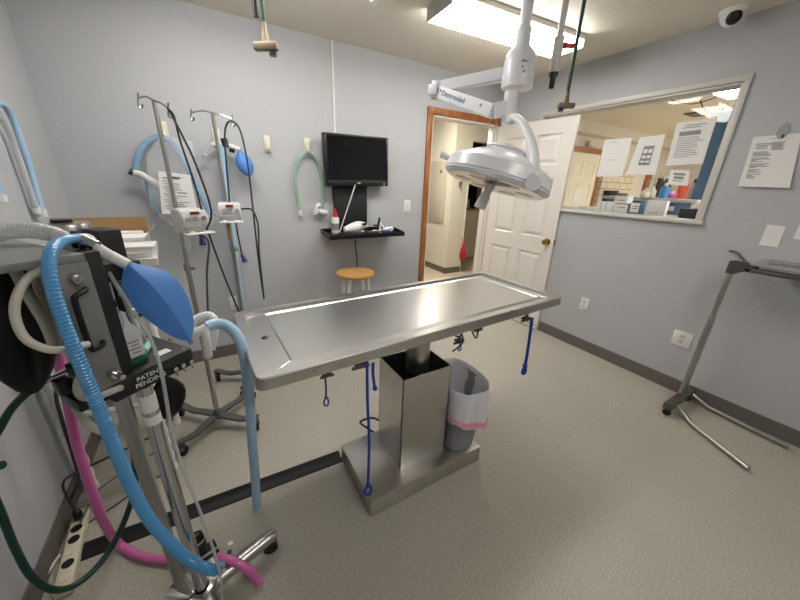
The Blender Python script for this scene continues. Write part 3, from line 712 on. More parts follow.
def breath_bag(b, p0, p1, w, nrm, flat=.5, prof=None, n=32, curl=0.0, fold=.22, pw=2.0):
    p0, p1 = V(p0), V(p1); z = (p1 - p0); L = z.length; z.normalize(); nv = V(nrm); nv = (nv - z * nv.dot(z)).normalized(); x = nv.cross(z)
    prof = prof or [(.13, 0), (.15, .06), (.28, .10), (.62, .22), (.92, .38), (1.0, .52), (.94, .68), (.74, .83), (.45, .94), (.2, 1.0)]
    rg = []
    for r, h in prof:
        o = p0 + z * (h * L) + x * (curl * w * math.sin(PI * h)); ring = []
        for i in range(n):
            a = 2 * PI * i / n; c_, s_ = math.cos(a), math.sin(a)
            rad = 1.0 - fold * min(1, r * 1.2) * math.exp(-((a - 4.9) / .35) ** 2) - fold * min(1, r * 1.2) * math.exp(-((a - 1.3) / .35) ** 2)
            m_ = (abs(c_) ** pw + abs(s_) ** pw) ** (-1.0 / pw)
            ring.append(o + x * (r * w * c_ * m_) + nv * (r * w * flat * s_ * m_ * rad))
        rg.append(ring)
    b.rings(rg)
b = MB(); breath_bag(b, (0.2663,2.7000,1.6284), (0.3203,2.6800,1.4538), .055, (0, -1, 0), .6); part('reservoir_bag', b, 'bag', t)
b = MB(); b.tube([(0.0970,2.7400,1.6307), (0.0246,2.7400,1.5446), (-0.0195,2.7400,1.4151), (0.0024,2.7400,1.2490), (0.0670,2.7400,1.1787)], .008, n=8); b.cyl((0.0480,2.7200,1.5826), (0.0688,2.7200,1.5653), .012); part('sampling_line', b, 'clear', t)

# conduit, light switch, outlets
x, _, z0 = (1.0147,2.7900,1.8089); x1 = (1.0550,2.7900,2.4295)[0]
tag(part('cable_raceway', MB().box2((x - .006, YB - .012, 1.75), (x + .006, YB, ZC)), 'whitepl'), 'thin painted cable raceway from ceiling to monitor', 'raceway')
def wall_plate(c, nrm, label, kind):
    c = V(c); n = V(nrm); rz = math.atan2(n.y, n.x) + PI / 2
    T = Matrix.Translation(c) @ Matrix.Rotation(rz, 4, 'Z')
    nm = {'switch': 'light_switch', 'outlet': 'wall_outlet', 'quad': 'wall_outlet'}[kind]
    t = thing(nm, label, 'light switch' if kind == 'switch' else 'outlet', c, None if kind == 'switch' else 'wall outlets')
    w = .116 if kind == 'quad' else .072
    part('cover_plate', MB(T).box((0, -.003, 0), (w, .006, .116), bevel=.002), 'whitepl', t)
    if kind == 'switch':
        b = MB(T); b.box((0, -.009, .004), (.010, .016, .022), bevel=.002); part('toggle', b, 'offwhite', t)
    else:
        for sx in (0,):
            for sz in (-.02, .02):
                b = MB(T); b.cyl((sx, -.005, sz), (sx, -.0075, sz), .0165, n=20); r_ = part('receptacle', b, 'offwhite', t)
                b = MB(T); b.box((sx - .006, -.0078, sz + .003), (.002, .001, .009)); b.box((sx + .006, -.0078, sz + .003), (.002, .001, .007)); b.cyl((sx, -.0074, sz - .008), (sx, -.0083, sz - .008), .0025, n=8); part('slots', b, 'black', r_)
wall_plate((1.7425,2.8000,1.2294), (0, -1, 0), 'white light switch on the back wall beside the door casing', 'switch')
wall_plate((1.2914,2.8000,0.4854), (0, -1, 0), 'white outlet low on the back wall behind the stool', 'outlet')
wall_plate((2.9200,1.4944,0.4390), (-1, 0, 0), 'white single outlet on the right wall near the door', 'outlet')
wall_plate((2.9200,0.7433,0.4189), (-1, 0, 0), 'white wide-plated outlet on the right wall beside the tray stand post', 'quad')
wall_plate((0.0992,2.8000,0.4657), (0, -1, 0), 'white outlet on the back wall at the left corner of the table', 'outlet')

# ------------------------------------------------------------------ monitor, mount and tray
t = thing('monitor', 'black flat-screen monitor on the back wall mount', 'monitor', (1.172, 2.70, 1.40))
TM = Matrix.Translation((1.174, 2.70, 1.602)) @ Matrix.Rotation(R(3), 4, 'Z') @ Matrix.Rotation(R(-1.2), 4, 'Y')
b = MB(TM); b.box((0, .02, 0), (.585, .045, .395), bevel=.006); part('housing', b, 'black', t)
b = MB(TM)
for c, d in (((0, -.006, .186), (.585, .012, .022)), ((0, -.006, -.175), (.585, .012, .045)), ((-.281, -.006, 0), (.022, .012, .39)), ((.281, -.006, 0), (.022, .012, .39))): b.box(c, d, bevel=.003)
part('bezel', b, 'black', t)
part('screen', MB(TM).box((0, -.003, .012), (.542, .004, .345)), 'screen', t)
b = MB(TM); b.box((.0, -.0125, -.172), (.03, .001, .006)); part('maker_mark', b, 'whitepl', t)
b = MB(TM); b.box((.25, -.0125, -.18), (.010, .001, .010)); part('power_light', b, 'whitepl', t)
t = thing('wall_mount', 'black wall mount with keyboard shelf below the monitor', 'wall mount', (1.2, 2.78, .98))
part('back_plate', MB().box2((.975, 2.755, 1.0), (1.285, 2.79, 1.46), .003), 'matteblack', t)
b = MB(); b.box2((1.05, 2.75, 1.40), (1.25, 2.80, 1.75)); part('arm_bracket', b, 'black', t)
MB.base = Matrix.Translation((0, 2.535, .985)) @ Matrix.Rotation(R(6), 4, 'X') @ Matrix.Translation((0, -2.535, -.985))
b = MB(); tx0, tx1, ty0, ty1, tz = .845, 1.56, 2.53, 2.775, .985
b.box2((tx0, ty0, tz), (tx1, ty1, tz + .006)); b.box2((tx0, ty0, tz), (tx1, ty0 + .008, tz + .035)); b.box2((tx0, ty0, tz), (tx0 + .008, ty1, tz + .035)); b.box2((tx1 - .008, ty0, tz), (tx1, ty1, tz + .035)); b.box2((tx0, ty1 - .008, tz), (tx1, ty1, tz + .035))
part('keyboard_shelf', b, 'black', t)
ZS = tz + .0065
t = thing('keyboard', 'black keyboard lying on the wall shelf', 'keyboard', (1.12, 2.62, ZS))
part('keyboard_base', MB().box2((.93, 2.545, ZS), (1.34, 2.625, ZS + .018), .004), 'black', t)
b = MB()
for i in range(15):
    for j in range(4): b.box((.95 + i * .0262, 2.556 + j * .019, ZS + .020), (.021, .015, .005))
part('keys', b, 'matteblack', t)
t = thing('squeeze_bottle', 'white squeeze bottle with red nozzle on the wall shelf', 'bottle', (.965, 2.735, ZS))
part('bottle_body', MB().lathe([(.032, 0), (.034, .01), (.034, .12), (.028, .135), (.014, .142)], (.965, 2.735, ZS)), 'whitepl', t)
part('nozzle', MB().lathe([(.022, .138), (.022, .155), (.012, .175), (.005, .20), (.003, .21)], (.965, 2.735, ZS)), 'redpl', t)
part('label_print', MB().lathe([(.0345, .03), (.0345, .085)], (.965, 2.735, ZS), cap=False), 'ink', t)
t = thing('white_stick', 'thin white rod leaning between shelf and monitor', 'rod', (1.0, 2.75, ZS))
b = MB(); b.cyl((1.0, 2.72, ZS + .004), (1.13, 2.70, 1.40), .005, n=10); part('rod', b, 'whitepl', t)
t = thing('hand_scanner', 'white handheld gadget lying on the wall shelf', 'scanner', (1.17, 2.66, ZS + .02))
b = MB(); b.tube([(1.03, 2.68, ZS + .035), (1.10, 2.685, ZS + .045), (1.19, 2.69, ZS + .065), (1.245, 2.695, ZS + .06)], lambda u: .024 + .022 * math.sin(PI * min(1, u * 1.05)) ** 1.2, n=16); part('scanner_body', b, 'whitepl', t)
part('scanner_window', MB().ball((1.21, 2.655, ZS + .085), .022, (1.1, .8, .5)), 'black', t)
b = MB(); b.box((1.17, 2.695, ZS + .013), (.10, .05, .026), bevel=.006); part('cradle', b, 'whitepl', t)
t = thing('phone_holder', 'small black upright holder on a white foot on the wall shelf', 'holder', (1.37, 2.70, ZS))
part('foot', MB().lathe([(.045, 0), (.045, .008), (.02, .014)], (1.36, 2.70, ZS)), 'whitepl', t)
b = MB(); b.box((1.37, 2.70, ZS + .07), (.014, .02, .12), bevel=.003, rot=Matrix.Rotation(R(8), 3, 'Y')); b.box((1.345, 2.70, ZS + .06), (.05, .012, .01)); part('upright', b, 'black', t)
t = thing('scissors', 'dark-handled scissors lying on the wall shelf', 'scissors', (1.36, 2.60, ZS))
b = MB(); b.box((1.28, 2.60, ZS + .026), (.13, .012, .004), rz=.06); b.box((1.28, 2.602, ZS + .030), (.13, .012, .004), rz=-.04); part('blades', b, 'satin', t)
b = MB()
for s_ in (-.018, .018): b.tube([(1.345, 2.60, ZS + .028), (1.38, 2.60 + s_ * 1.4, ZS + .028), (1.43, 2.60 + s_, ZS + .028), (1.40, 2.60 + s_ * .3, ZS + .028), (1.345, 2.60, ZS + .028)], .0065, n=8)
part('handles', b, 'blueplug', t)
t = thing('crumpled_packet', 'crumpled white packet at the right end of the wall shelf', 'packet', (1.54, 2.66, ZS))
b = MB(); b.ball((1.46, 2.67, ZS + .028), .045, (1.4, .8, .5), 12)
for v in b.bm.verts: v.co += V((random.uniform(-.008, .008), random.uniform(-.008, .008), random.uniform(-.006, .006)))
part('packet_body', b, 'paper', t, sharp=15)
tag(part('white_clip', MB().tube([(1.40, 2.70, ZS + .012), (1.385, 2.71, ZS + .05), (1.40, 2.71, ZS + .07), (1.42, 2.70, ZS + .04)], .010, n=10), 'whitepl'), 'bent white clip beside the black holder on the wall shelf', 'clip')
MB.base = Matrix()
cord([(1.15, 2.745, 1.0), (1.17, 2.76, .86), (1.185, 2.77, .74), (1.19, 2.78, .55)], 'black cord hanging from the wall shelf behind the stool', 'cord', .006, name='monitor_cable')

# ------------------------------------------------------------------ stool
sx_, sy_, sz_ = 1.065, 2.53, .695
t = thing('stool', 'round wooden stool with white turned legs beneath the wall shelf', 'stool', (sx_, sy_, 0))
part('seat', MB().lathe([(.10, -.034), (.158, -.032), (.168, -.016), (.164, -.002), (.15, .003), (.05, .001), (.0005, .0005)], (sx_, sy_, sz_), n=40), 'seatwood', t)
lp = [(.016, 0), (.017, .05), (.013, .12), (.018, .17), (.020, .2), (.014, .23), (.02, .3), (.022, .42), (.016, .5), (.021, .52), (.015, .55), (.02, .60), (.018, .66)]
for a in (40, 130, 220, 310):
    d = V((math.cos(R(a)), math.sin(R(a)), 0)); p0 = V((sx_, sy_, 0)) + d * .175; p1 = V((sx_, sy_, .664)) + d * .11
    b = MB(); b.lathe([(r, h * (p1 - p0).length / .66) for r, h in lp], p0, p1 - p0, n=16); part('leg', b, 'whitepl', t)
b = MB()
for a in (40, 130, 220, 310):
    q = [V((sx_, sy_, .22)) + V((math.cos(R(k)), math.sin(R(k)), 0)) * .152 for k in (a, a + 90)]; b.cyl(q[0], q[1], .009, n=10)
part('rungs', b, 'whitepl', t)

# ------------------------------------------------------------------ left-wall tubing
t = thing('wall_tubing', 'pale blue and clear tubing pair hanging on the left wall', 'tubing', (-0.6800,2.2432,1.2395))
b = MB(); b.tube([(-0.6850,1.7875,1.4974), (-0.6850,2.0230,1.6440), (-0.6850,2.2261,1.7066), (-0.6850,2.2997,1.6635), (-0.6850,2.3046,1.5496), (-0.6850,2.3020,1.4197), (-0.6850,2.2715,1.2512)], .0135, n=12); part('blue_tube', b, 'paleblue', t)
b = MB(); b.tube([(-0.6900,1.8627,1.5015), (-0.6900,2.0562,1.6135), (-0.6900,2.1761,1.6467), (-0.6900,2.2313,1.5958), (-0.6900,2.2367,1.4744), (-0.6900,2.2363,1.2728)], .0125, n=12); part('grey_tube', b, 'clear', t)
b = MB(); b.cyl((-0.6850,2.2718,1.2653), (-0.6850,2.2690,1.2276), .018, n=14); b.cyl((-0.6900,2.2439,1.2814), (-0.6900,2.2353,1.2451), .015, n=14); part('end_fittings', b, 'frost', t)
t = thing('wall_tube_end', 'short blue tube end with white tip at the far left edge of the wall', 'tubing', (-0.6800,1.8940,1.3289))
b = MB(); b.tube([(-0.6900,1.9698,1.6097), (-0.6900,1.9612,1.4724), (-0.6900,1.9484,1.3409)], .015, n=12); part('tube', b, 'paleblue', t)
b = MB(); b.cyl((-0.6900,1.9513,1.3445), (-0.6900,1.9461,1.3182), .018, n=12); part('end_fitting', b, 'frost', t)

# ------------------------------------------------------------------ white storage cart behind the machine, with boxes
ct = thing('plastic_stand', 'white plastic stand with ribbed legs holding boxes in the left rear corner', 'stand', (-.46, 1.88, 0))
legs = [(-.345, 1.66), (-.345, 2.05), (-.67, 1.72), (-.67, 2.12)]
for (x, y) in legs:
    pr = []
    for k in range(56):
        z = k * .02; pr.append((.021 + (.004 if k % 4 < 2 else 0), z))
    b = MB(); b.lathe(pr, (x, y, .0), n=14); part('leg', b, 'whitepl', ct)
for z in (1.085,):
    b = MB(); b.prism([(-.325 + .125 * (z > 1), 1.635, z), (-.325 + .085 * (z > 1), 2.075, z), (-.695, 2.145, z), (-.695, 1.695, z)], (0, 0, .028)); part('shelf', b, 'whitepl', ct)
for i_, j_ in ((0, 2), (1, 3), (0, 1), (2, 3)):
    b = MB(); b.cyl((*legs[i_], .42), (*legs[j_], .42), .013, n=12); part('cross_rail', b, 'whitepl', ct)
ZK = 1.1135
t = thing('cardboard_box', 'open brown cardboard box on the white stand in the corner', 'box', (-.47, 2.03, ZK))
b = MB(); x0, x1, y0, y1 = -.60, -.258, 1.95, 2.06; h = .128; w = .004
b.box2((x0, y0, ZK), (x1, y1, ZK + w)); b.box2((x0, y0, ZK), (x1, y0 + w, ZK + .06)); b.box2((x0, y1 - w, ZK), (x1, y1, ZK + h)); b.box2((x0, y0, ZK), (x0 + w, y1, ZK + .08)); b.box2((x1 - w, y0, ZK), (x1, y1, ZK + .06)); part('carton', b, 'card', t)
b = MB(); b.box2((x0 + .02, y0 + .02, ZK + .005), (x1 - .02, y1 - .02, ZK + .065), .004); part('contents', b, 'whitepl', t)
t = thing('white_carton', 'open white carton with raised flap in front of the cardboard box', 'box', (-.36, 1.86, ZK))
b = MB(); b.box2((-.42, 1.80, ZK), (-.246, 1.93, ZK + .065), .002); part('carton', b, 'paper', t)
b = MB(); b.prism([(-.247, 1.80, ZK + .063), (-.247, 1.93, ZK + .063), (-.215, 1.93, ZK + .105), (-.215, 1.80, ZK + .10)], (.003, 0, .002)); part('flap', b, 'paper', t)
t = thing('plastic_caddy', 'white plastic drawer caddy on the front corner of the white stand', 'caddy', (-.33, 1.74, ZK))
b = MB(); b.box2((-.33, 1.66, ZK), (-.215, 1.79, ZK + .036), .003); b.box2((-.33, 1.66, ZK + .036), (-.205, 1.79, ZK + .048), .003); part('caddy_body', b, 'whitepl', t)
b = MB(); b.cyl((-.24, 1.657, ZK + .02), (-.30, 1.657, ZK + .02), .005, n=10); part('handle', b, 'offwhite', t)

# ------------------------------------------------------------------ power strip and cords at the left wall
t = thing('power_strip', 'beige power strip with black plugs lying along the left wall', 'power strip', (-.645, 1.36, 0))
p0, p1 = V((-0.6417,1.2002,0.0300)), V((-0.6678,1.5628,0.0300)); rz = math.atan2((p1 - p0).y, (p1 - p0).x); c = (p0 + p1) / 2; Ls = (p1 - p0).length
c.x = max(c.x, -.655); TS = Matrix.Translation((c.x, c.y, .002)) @ Matrix.Rotation(rz, 4, 'Z')
b = MB(TS); b.box2((-Ls / 2, -.026, 0), (Ls / 2, .026, .036), .005); part('strip_body', b, 'strip', t)
for k in range(6):
    b = MB(TS); b.cyl((-Ls / 2 + .05 + k * (Ls - .1) / 5, 0, .036), (-Ls / 2 + .05 + k * (Ls - .1) / 5, 0, .0385), .018, n=18)
    part('socket', b, 'black' if k in (1, 3, 4) else 'strip', t)
q = TS @ V((-Ls / 2 + .05 + (Ls - .1), 0, .038))
t = thing('plugged_cable', 'black cable plugged into the far end of the power strip', 'cable', q)
b = MB(); b.cyl(q + V((0, 0, .0012)), q + V((0, 0, .03)), .017, .015, n=14); b.cyl(q + V((0, 0, .03)), q + V((-.004, .01, .05)), .014, .007, n=12); part('plug', b, 'black', t)
b = MB(); b.tube([q + V((-.004, .01, .05)), q + V((-.02, .03, .10)), q + V((-.025, .06, .16)), q + V((.02, .10, .16)), q + V((.12, .2, .12)), q + V((.26, .36, .05))], .005, n=8); part('cable', b, 'cord', t)
cord([q + V((.02, -.05, .02)), q + V((.03, .06, .01)), q + V((.06, .14, .008)), q + V((.2, .24, .008)), q + V((.33, .30, .008))], 'grey cord leaving the power strip across the floor', 'greycord', .0035)
cord([(-0.6403,1.5004,0.0060), (-0.5407,1.5562,0.0060), (-0.4870,1.5968,0.0060), (-0.3548,1.6544,0.0060)], 'thin dark cord on the floor behind the anesthesia machine', 'cord', .003)
cord([(-0.5432,1.4702,0.7593), (-0.5618,1.4479,0.6810), (-0.5566,1.4087,0.5969), (-0.5663,1.4130,0.4482), (-0.6094,1.4826,0.2590), (-0.7247,1.6437,0.0359)], 'black cord hanging behind the pink hose', 'cord', .006)
cord([(-0.7459,1.2722,0.0200), (-0.7211,1.2936,0.0200), (-0.7103,1.3454,0.0120), (-0.6974,1.3825,0.0120)], 'tangled white cord at the near end of the power strip', 'whitecord', .006)

# ------------------------------------------------------------------ anesthesia machine
A = R(36)
AM = Matrix(((math.cos(A), -math.sin(A), 0, -.224), (math.sin(A), math.cos(A), 0, .885), (0, 0, 1, 0), (0, 0, 0, 1)))   # local: right along front, back, up
am = thing('anesthesia_machine', 'black and grey anesthesia machine on a chrome rolling stand, left foreground', 'anesthesia machine', (-.20, .93, 0))
part('top_plate', MB(AM).box2((-.23, 0, 1.268), (-.002, .30, 1.284), .003), 'greyplate', am)
b = MB(AM); b.box2((-.075, 0, .975), (0, .012, 1.268), .003); fp = part('front_panel', b, 'greyplate', am)
b = MB(AM); b.tube([(-.018, 0, 1.212), (-.026, -.016, 1.212), (-.046, -.030, 1.210), (-.052, -.032, 1.196), (-.052, -.032, 1.104), (-.046, -.030, 1.090), (-.026, -.016, 1.088), (-.018, 0, 1.088)], .0055, n=10, step=.006); part('handle', b, 'rubber', fp)
b = MB(AM); b.cyl((-.03, 0, 1.24), (-.03, -.02, 1.24), .011, n=6); b.cyl((-.03, -.02, 1.24), (-.03, -.034, 1.24), .007); part('hose_fitting', b, 'chrome', fp); b = MB(AM); b.cyl((-.02, 0, 1.01), (-.02, -.02, 1.01), .011, n=6); b.cyl((-.02, -.02, 1.01), (-.02, -.045, 1.01), .006); part('hose_fitting', b, 'chrome', fp); b = MB(AM); b.box((-.045, -.008, 1.14), (.022, .014, .022), bevel=.002); part('latch_block', b, 'greyplate', fp)
b = MB(AM); b.box2((-.03, .0125, .985), (.030, .06, 1.283), .003); b.box2((.105, .17, 1.05), (.155, .25, 1.302), .004); b.box2((-.03, .05, 1.2), (.12, .25, 1.24), .003); part('cabinet', b, 'matteblack', am)
b = MB(AM); b.box2((-.23, .285, .98), (.03, .30, 1.268)); part('back_panel', b, 'matteblack', am)
sh = part('instrument_shelf', MB(AM).box2((-.03, 0, .930), (.166, .20, .982), .004), 'matteblack', am)
b = MB(AM); b.box2((.018, -.0022, .938), (.083, .0, .974), .001); part('name_plate', b, 'black', sh)
x_ = AM.to_3x3() @ V((1, 0, 0))
part('plate_lettering', text_mb('PATENT\nPENDING', .0165, AM @ V((.0505, -.0028, .9555)), x_, (0, 0, 1), .0004), 'whitepl', sh, label='white PATENT PENDING lettering')
b = MB(AM)
for s_ in (.105, .125, .148): b.cyl((s_, 0, .952), (s_, -.018, .952), .006, n=10); b.cyl((s_, -.014, .952), (s_, -.016, .932), .0035, n=8)
part('hose_nipples', b, 'chrome', sh)
b = MB(AM)
for s_, t_ in ((.0, .008), (.15, .01), (.17, .1)): b.cyl((s_, t_, .982), (s_, t_, .986), .004, n=8)
part('screws', b, 'chrome', sh)
b = MB(AM); b.box2((-.085, .02, .935), (-.03, .10, .965), .004); b.box2((-.10, .03, .985), (-.075, .06, 1.02), .003); part('valve_block', b, 'black', am)
vp = AM @ V((.104, .305, 0))
b = MB(); b.lathe([(.041, 1.05), (.043, 1.06), (.043, 1.288), (.047, 1.290), (.047, 1.305), (.044, 1.312), (.028, 1.314)], (vp.x, vp.y, 0), n=36); vz = part('vaporizer', b, 'satin', am)
b = MB()
for k in range(26):
    a = 2 * PI * k / 26; b.box((vp.x + .0435 * math.cos(a), vp.y + .0435 * math.sin(a), 1.276), (.001, .003, .010 if k % 2 else .016), rz=a)
part('dial_scale', b, 'black', vz)
part('filler_cap', MB().lathe([(.022, 1.314), (.022, 1.322), (.0, 1.323)], (vp.x - .01, vp.y, 0), n=20), 'black', vz)
# posts and rolling base
pp = V((-.203, .925, 0))
part('stand_post', MB().cyl(pp + V((0, 0, .05)), pp + V((0, 0, .93)), .019, n=24), 'chrome', am)
p2 = V((-.262, .965, 0)); part('side_post', MB().box2((p2.x - .016, p2.y - .012, .06), (p2.x + .016, p2.y + .012, .93), .003), 'satin', am)
b = MB(); b.box(((pp + p2) / 2 + V((0, 0, .078))), (.15, .075, .05), rz=math.atan2(p2.y - pp.y, p2.x - pp.x), bevel=.008); part('base_hub', b, 'chrome', am)
b = MB(); b.cyl(pp + V((0, 0, .855)), pp + V((0, 0, .905)), .0195, n=24); b.cyl(pp + V((0, 0, .815)), pp + V((0, 0, .842)), .0195, n=24); part('post_label', b, 'paper', am)
b = MB(); b.tube([pp + V((.021 * math.cos(k * PI / 6), .021 * math.sin(k * PI / 6), .105)) for k in range(13)], .0022, n=6); b.tube([pp + V((-.02, -.01, .105)), pp + V((-.045, -.02, .10))], .002, n=6); part('zip_tie', b, 'rubber', am)
for (fx, fy) in ((.028, 1.0), (-.10, .66), (-.44, .78)):
    f = V((fx, fy, 0)); d = (f - pp).normalized()
    b = MB(); b.tube([pp + V((0, 0, .075)), pp.lerp(f, .35) + V((0, 0, .078)), pp.lerp(f, .8) + V((0, 0, .080)), f + V((0, 0, .080)), f + d * .02 + V((0, 0, .075))], .0245, n=14); lg = part('base_leg', b, 'satin', am)
    bh, bw = MB(), MB(); caster(bh, bw, f, .027, .024, math.atan2(d.y, d.x) + 1.2); part('caster_fork', bh, 'black', lg); part('caster_wheel', bw, 'rubber', lg)
# absorber canister, small things on the shelf
cp = AM @ V((.035, .075, 0))
t = thing('absorbent_canister', 'clear canister with printed label and green base on the machine shelf', 'canister', (cp.x, cp.y, .983))
TC = AM
b = MB(TC); b.box2((.030, .030, .983), (.074, .074, 1.002), .004); part('base', b, 'greenbase', t)
b = MB(TC)
def rq(hx, hy, z, cx=.052, cy=.052): return [(cx - hx, cy - hy, z), (cx + hx, cy - hy, z), (cx + hx, cy + hy, z), (cx - hx, cy + hy, z)]
b.rings([rq(.021, .020, 1.004), rq(.021, .020, 1.066), rq(.016, .016, 1.084), rq(.008, .009, 1.094), rq(.007, .008, 1.125)]); bmesh.ops.bevel(b.bm, geom=b.bm.edges[:], offset=.004, segments=2, affect='EDGES'); part('clear_body', b, 'frost', t)
b = MB(TC)
for k in range(4): b.box((.051 + .002 * (k % 2), .0315, 1.048 - .010 * k), (.026 - .008 * (k % 2), .0006, .0022))
part('printed_text', b, 'greenbase', t)
t = thing('clear_cylinder', 'tall clear tube standing behind the breathing bag on the machine shelf', 'tube', AM @ V((.06, .12, .983)))
b = MB(TC); b.cyl((.062, .125, .983), (.062, .125, 1.235), .018, n=20); part('cylinder', b, 'clear', t)
b = MB(TC); b.cyl((.062, .125, 1.215), (.062, .125, 1.243), .020, n=20); b.cyl((.062, .125, 1.12), (.062, .125, 1.14), .0195, n=20); part('collar', b, 'black', t)
t = thing('gauge_manifold', 'chrome and clear plastic gauge pipes beside the canister on the machine shelf', 'gauge', AM @ V((.10, .12, .983)))
b = MB(TC); b.tube([(.03, .10, .985), (.022, .10, 1.05), (.020, .09, 1.15), (.024, .08, 1.24)], .008, n=10); b.tube([(.12, .11, .985), (.10, .11, 1.06), (.085, .10, 1.16), (.06, .10, 1.225)], .005, n=10); part('clear_pipes', b, 'clear', t)
b = MB(TC); b.cyl((.105, .13, .99), (.105, .13, 1.18), .006, n=10); b.cyl((.098, .11, 1.15), (.112, .14, 1.15), .014, n=16); b.cyl((.09, .12, 1.09), (.12, .12, 1.09), .010, n=12); part('metal_pipes', b, 'chrome', t)
tag(part('shelf_note', MB(AM).box((.115, .045, .9828), (.034, .026, .001)), 'paper'), 'small white note lying on the machine shelf', 'note')
t = thing('marker_tube', 'mint green tube lying on the machine shelf under the blue bag', 'tube', AM @ V((.11, .11, .983)))
b = MB(TC); b.cyl((.088, .075, .992), (.115, .105, .992), .009, n=14); part('tube_body', b, 'teal', t)
b = MB(TC); b.cyl((.115, .105, .992), (.128, .120, .992), .0088, n=14); part('cap', b, 'whitepl', t)

# dark rubber bags on the machine
t = thing('black_reservoir_bag', 'large black rubber bag hanging under the machine at the left edge', 'bag', (-0.4996,1.1602,0.8824))
b = MB(); breath_bag(b, (-0.4006,1.0332,1.2488), (-0.4373,1.0377,0.9173), .066, (.75, -.65, 0), .6, n=36); part('bag_body', b, 'rubber', t)
t = thing('black_disc_bag', 'rounded black rubber bag hanging below the machine shelf', 'bag', (-0.1879,1.0313,0.7324))
b = MB(); breath_bag(b, (-0.1759,1.0311,0.8940), (-0.1838,1.0326,0.7411), .052, (.5, -.8, 0), .5); part('bag_body', b, 'rubber', t)
b = MB(); e = V((-0.1879,1.0313,0.7324)); b.tube([e + V((.007 * math.sin(k * PI / 6), 0, .007 * math.cos(k * PI / 6))) for k in range(13)], .002, n=6, step=.003); part('hang_ring', b, 'rubber', t)

# hoses
t = thing('blue_breathing_hose', 'bright blue corrugated hose hanging down the front of the machine', 'hose', (-0.1365,0.8183,0.3090))
b = MB(); b.tube([(-0.2434,0.9498,1.3059), (-0.2527,0.9070,1.3089), (-0.2528,0.8442,1.3077), (-0.2559,0.8055,1.2857), (-0.2573,0.7860,1.2385), (-0.2563,0.7797,1.1816), (-0.2527,0.7723,1.1257), (-0.2505,0.7723,1.0418), (-0.2493,0.7781,0.9556), (-0.2515,0.7921,0.8398), (-0.2546,0.8161,0.7173), (-0.2459,0.8283,0.5839), (-0.2228,0.8430,0.4475), (-0.1927,0.8514,0.3354), (-0.1483,0.8379,0.2797), (-0.1243,0.8337,0.2750)], lambda u: .0102 + .0062 * u, n=16, corr=.12, pitch=.0075); part('hose', b, 'blue', t)
b = MB(); b.cyl((-0.1297,0.8369,0.2747), (-0.1157,0.8350,0.2755), .0175, n=16); part('end_cuff', b, 'blueclear', t)
t = thing('clear_breathing_hose', 'clear corrugated hose arching over the machine top', 'hose', (-0.3289,1.0381,1.3035))
b = MB(); b.tube([(-0.4528,1.0185,1.2569), (-0.4233,1.0409,1.2929), (-0.3949,1.0554,1.3086), (-0.3482,1.0481,1.3142), (-0.3073,1.0321,1.3056), (-0.2766,1.0125,1.2888), (-0.2582,0.9980,1.2809)], .0185, n=16, corr=.10, pitch=.008); part('hose', b, 'clear', t)
t = thing('pink_hose', 'pink translucent hose hanging behind the machine and curling on the floor', 'hose', (-0.0351,0.9281,-0.0177))
b = MB(); b.tube([(-0.4554,1.2756,0.9234), (-0.4615,1.2721,0.8485), (-0.4721,1.2720,0.7463), (-0.4965,1.2894,0.5782), (-0.4957,1.2615,0.3981), (-0.4913,1.2416,0.2420), (-0.5030,1.3084,0.0340), (-0.4250,1.2204,0.0180), (-0.3391,1.1555,0.0180), (-0.2528,1.0986,0.0300), (-0.1711,1.0235,0.0900), (-0.1110,0.9575,0.1200), (-0.0649,0.9213,0.0900), (-0.0367,0.9029,0.0300), (-0.0302,0.8848,0.0180)], .0148, n=14, corr=.03, pitch=.012); part('hose', b, 'pink', t)
t = thing('green_oxygen_hose', 'dark green hose looping from the machine down to the floor', 'hose', (-0.6249,1.1694,0.0881))
b = MB(); b.tube([(-0.4319,1.0623,0.9241), (-0.4616,1.0716,0.9037), (-0.5032,1.0796,0.8637), (-0.5375,1.0793,0.8143), (-0.5860,1.0890,0.7394), (-0.6029,1.0847,0.6476), (-0.6011,1.0679,0.5530), (-0.6040,1.0569,0.4360), (-0.6004,1.0516,0.3126), (-0.5768,1.0585,0.2170), (-0.5316,1.0785,0.1824), (-0.4750,1.1238,0.1938), (-0.4149,1.1693,0.2684), (-0.3612,1.1906,0.3941), (-0.3361,1.1830,0.5281), (-0.3259,1.1666,0.6202)], .0095, n=12); part('hose', b, 'green', t)
b = MB(); b.cyl((-0.4367,1.0641,0.9215), (-0.4124,1.0778,0.9299), .0085, n=12); b.cyl((-0.4173,1.0797,0.9272), (-0.3917,1.1020,0.9283), .007, n=6); part('coupling', b, 'chrome', t)
tag(part('hose_end', MB().tube([(-0.5990,1.0897,0.6937), (-0.5751,1.0788,0.7020), (-0.5607,1.0724,0.7075)], .011, n=12), 'green'), 'dark green hose end poking in at the left edge', 'hose')
t = thing('looped_tubing', 'thick translucent tube looping out at the left of the machine', 'tubing', (-0.3092,0.7914,1.1050))
b = MB(); b.tube([(-0.2617,0.8441,1.2660), (-0.2807,0.8425,1.2644), (-0.2999,0.8303,1.2524), (-0.3133,0.8115,1.2273), (-0.3206,0.7992,1.1943), (-0.3151,0.7861,1.1570), (-0.2979,0.7791,1.1358), (-0.2795,0.7865,1.1212), (-0.2476,0.8240,1.1084)], .0073, n=12); part('tube', b, 'tubing', t)
t = thing('small_looped_tubing', 'smaller translucent tube coil below the machine valve block', 'tubing', (-0.2736,0.8313,0.9870))
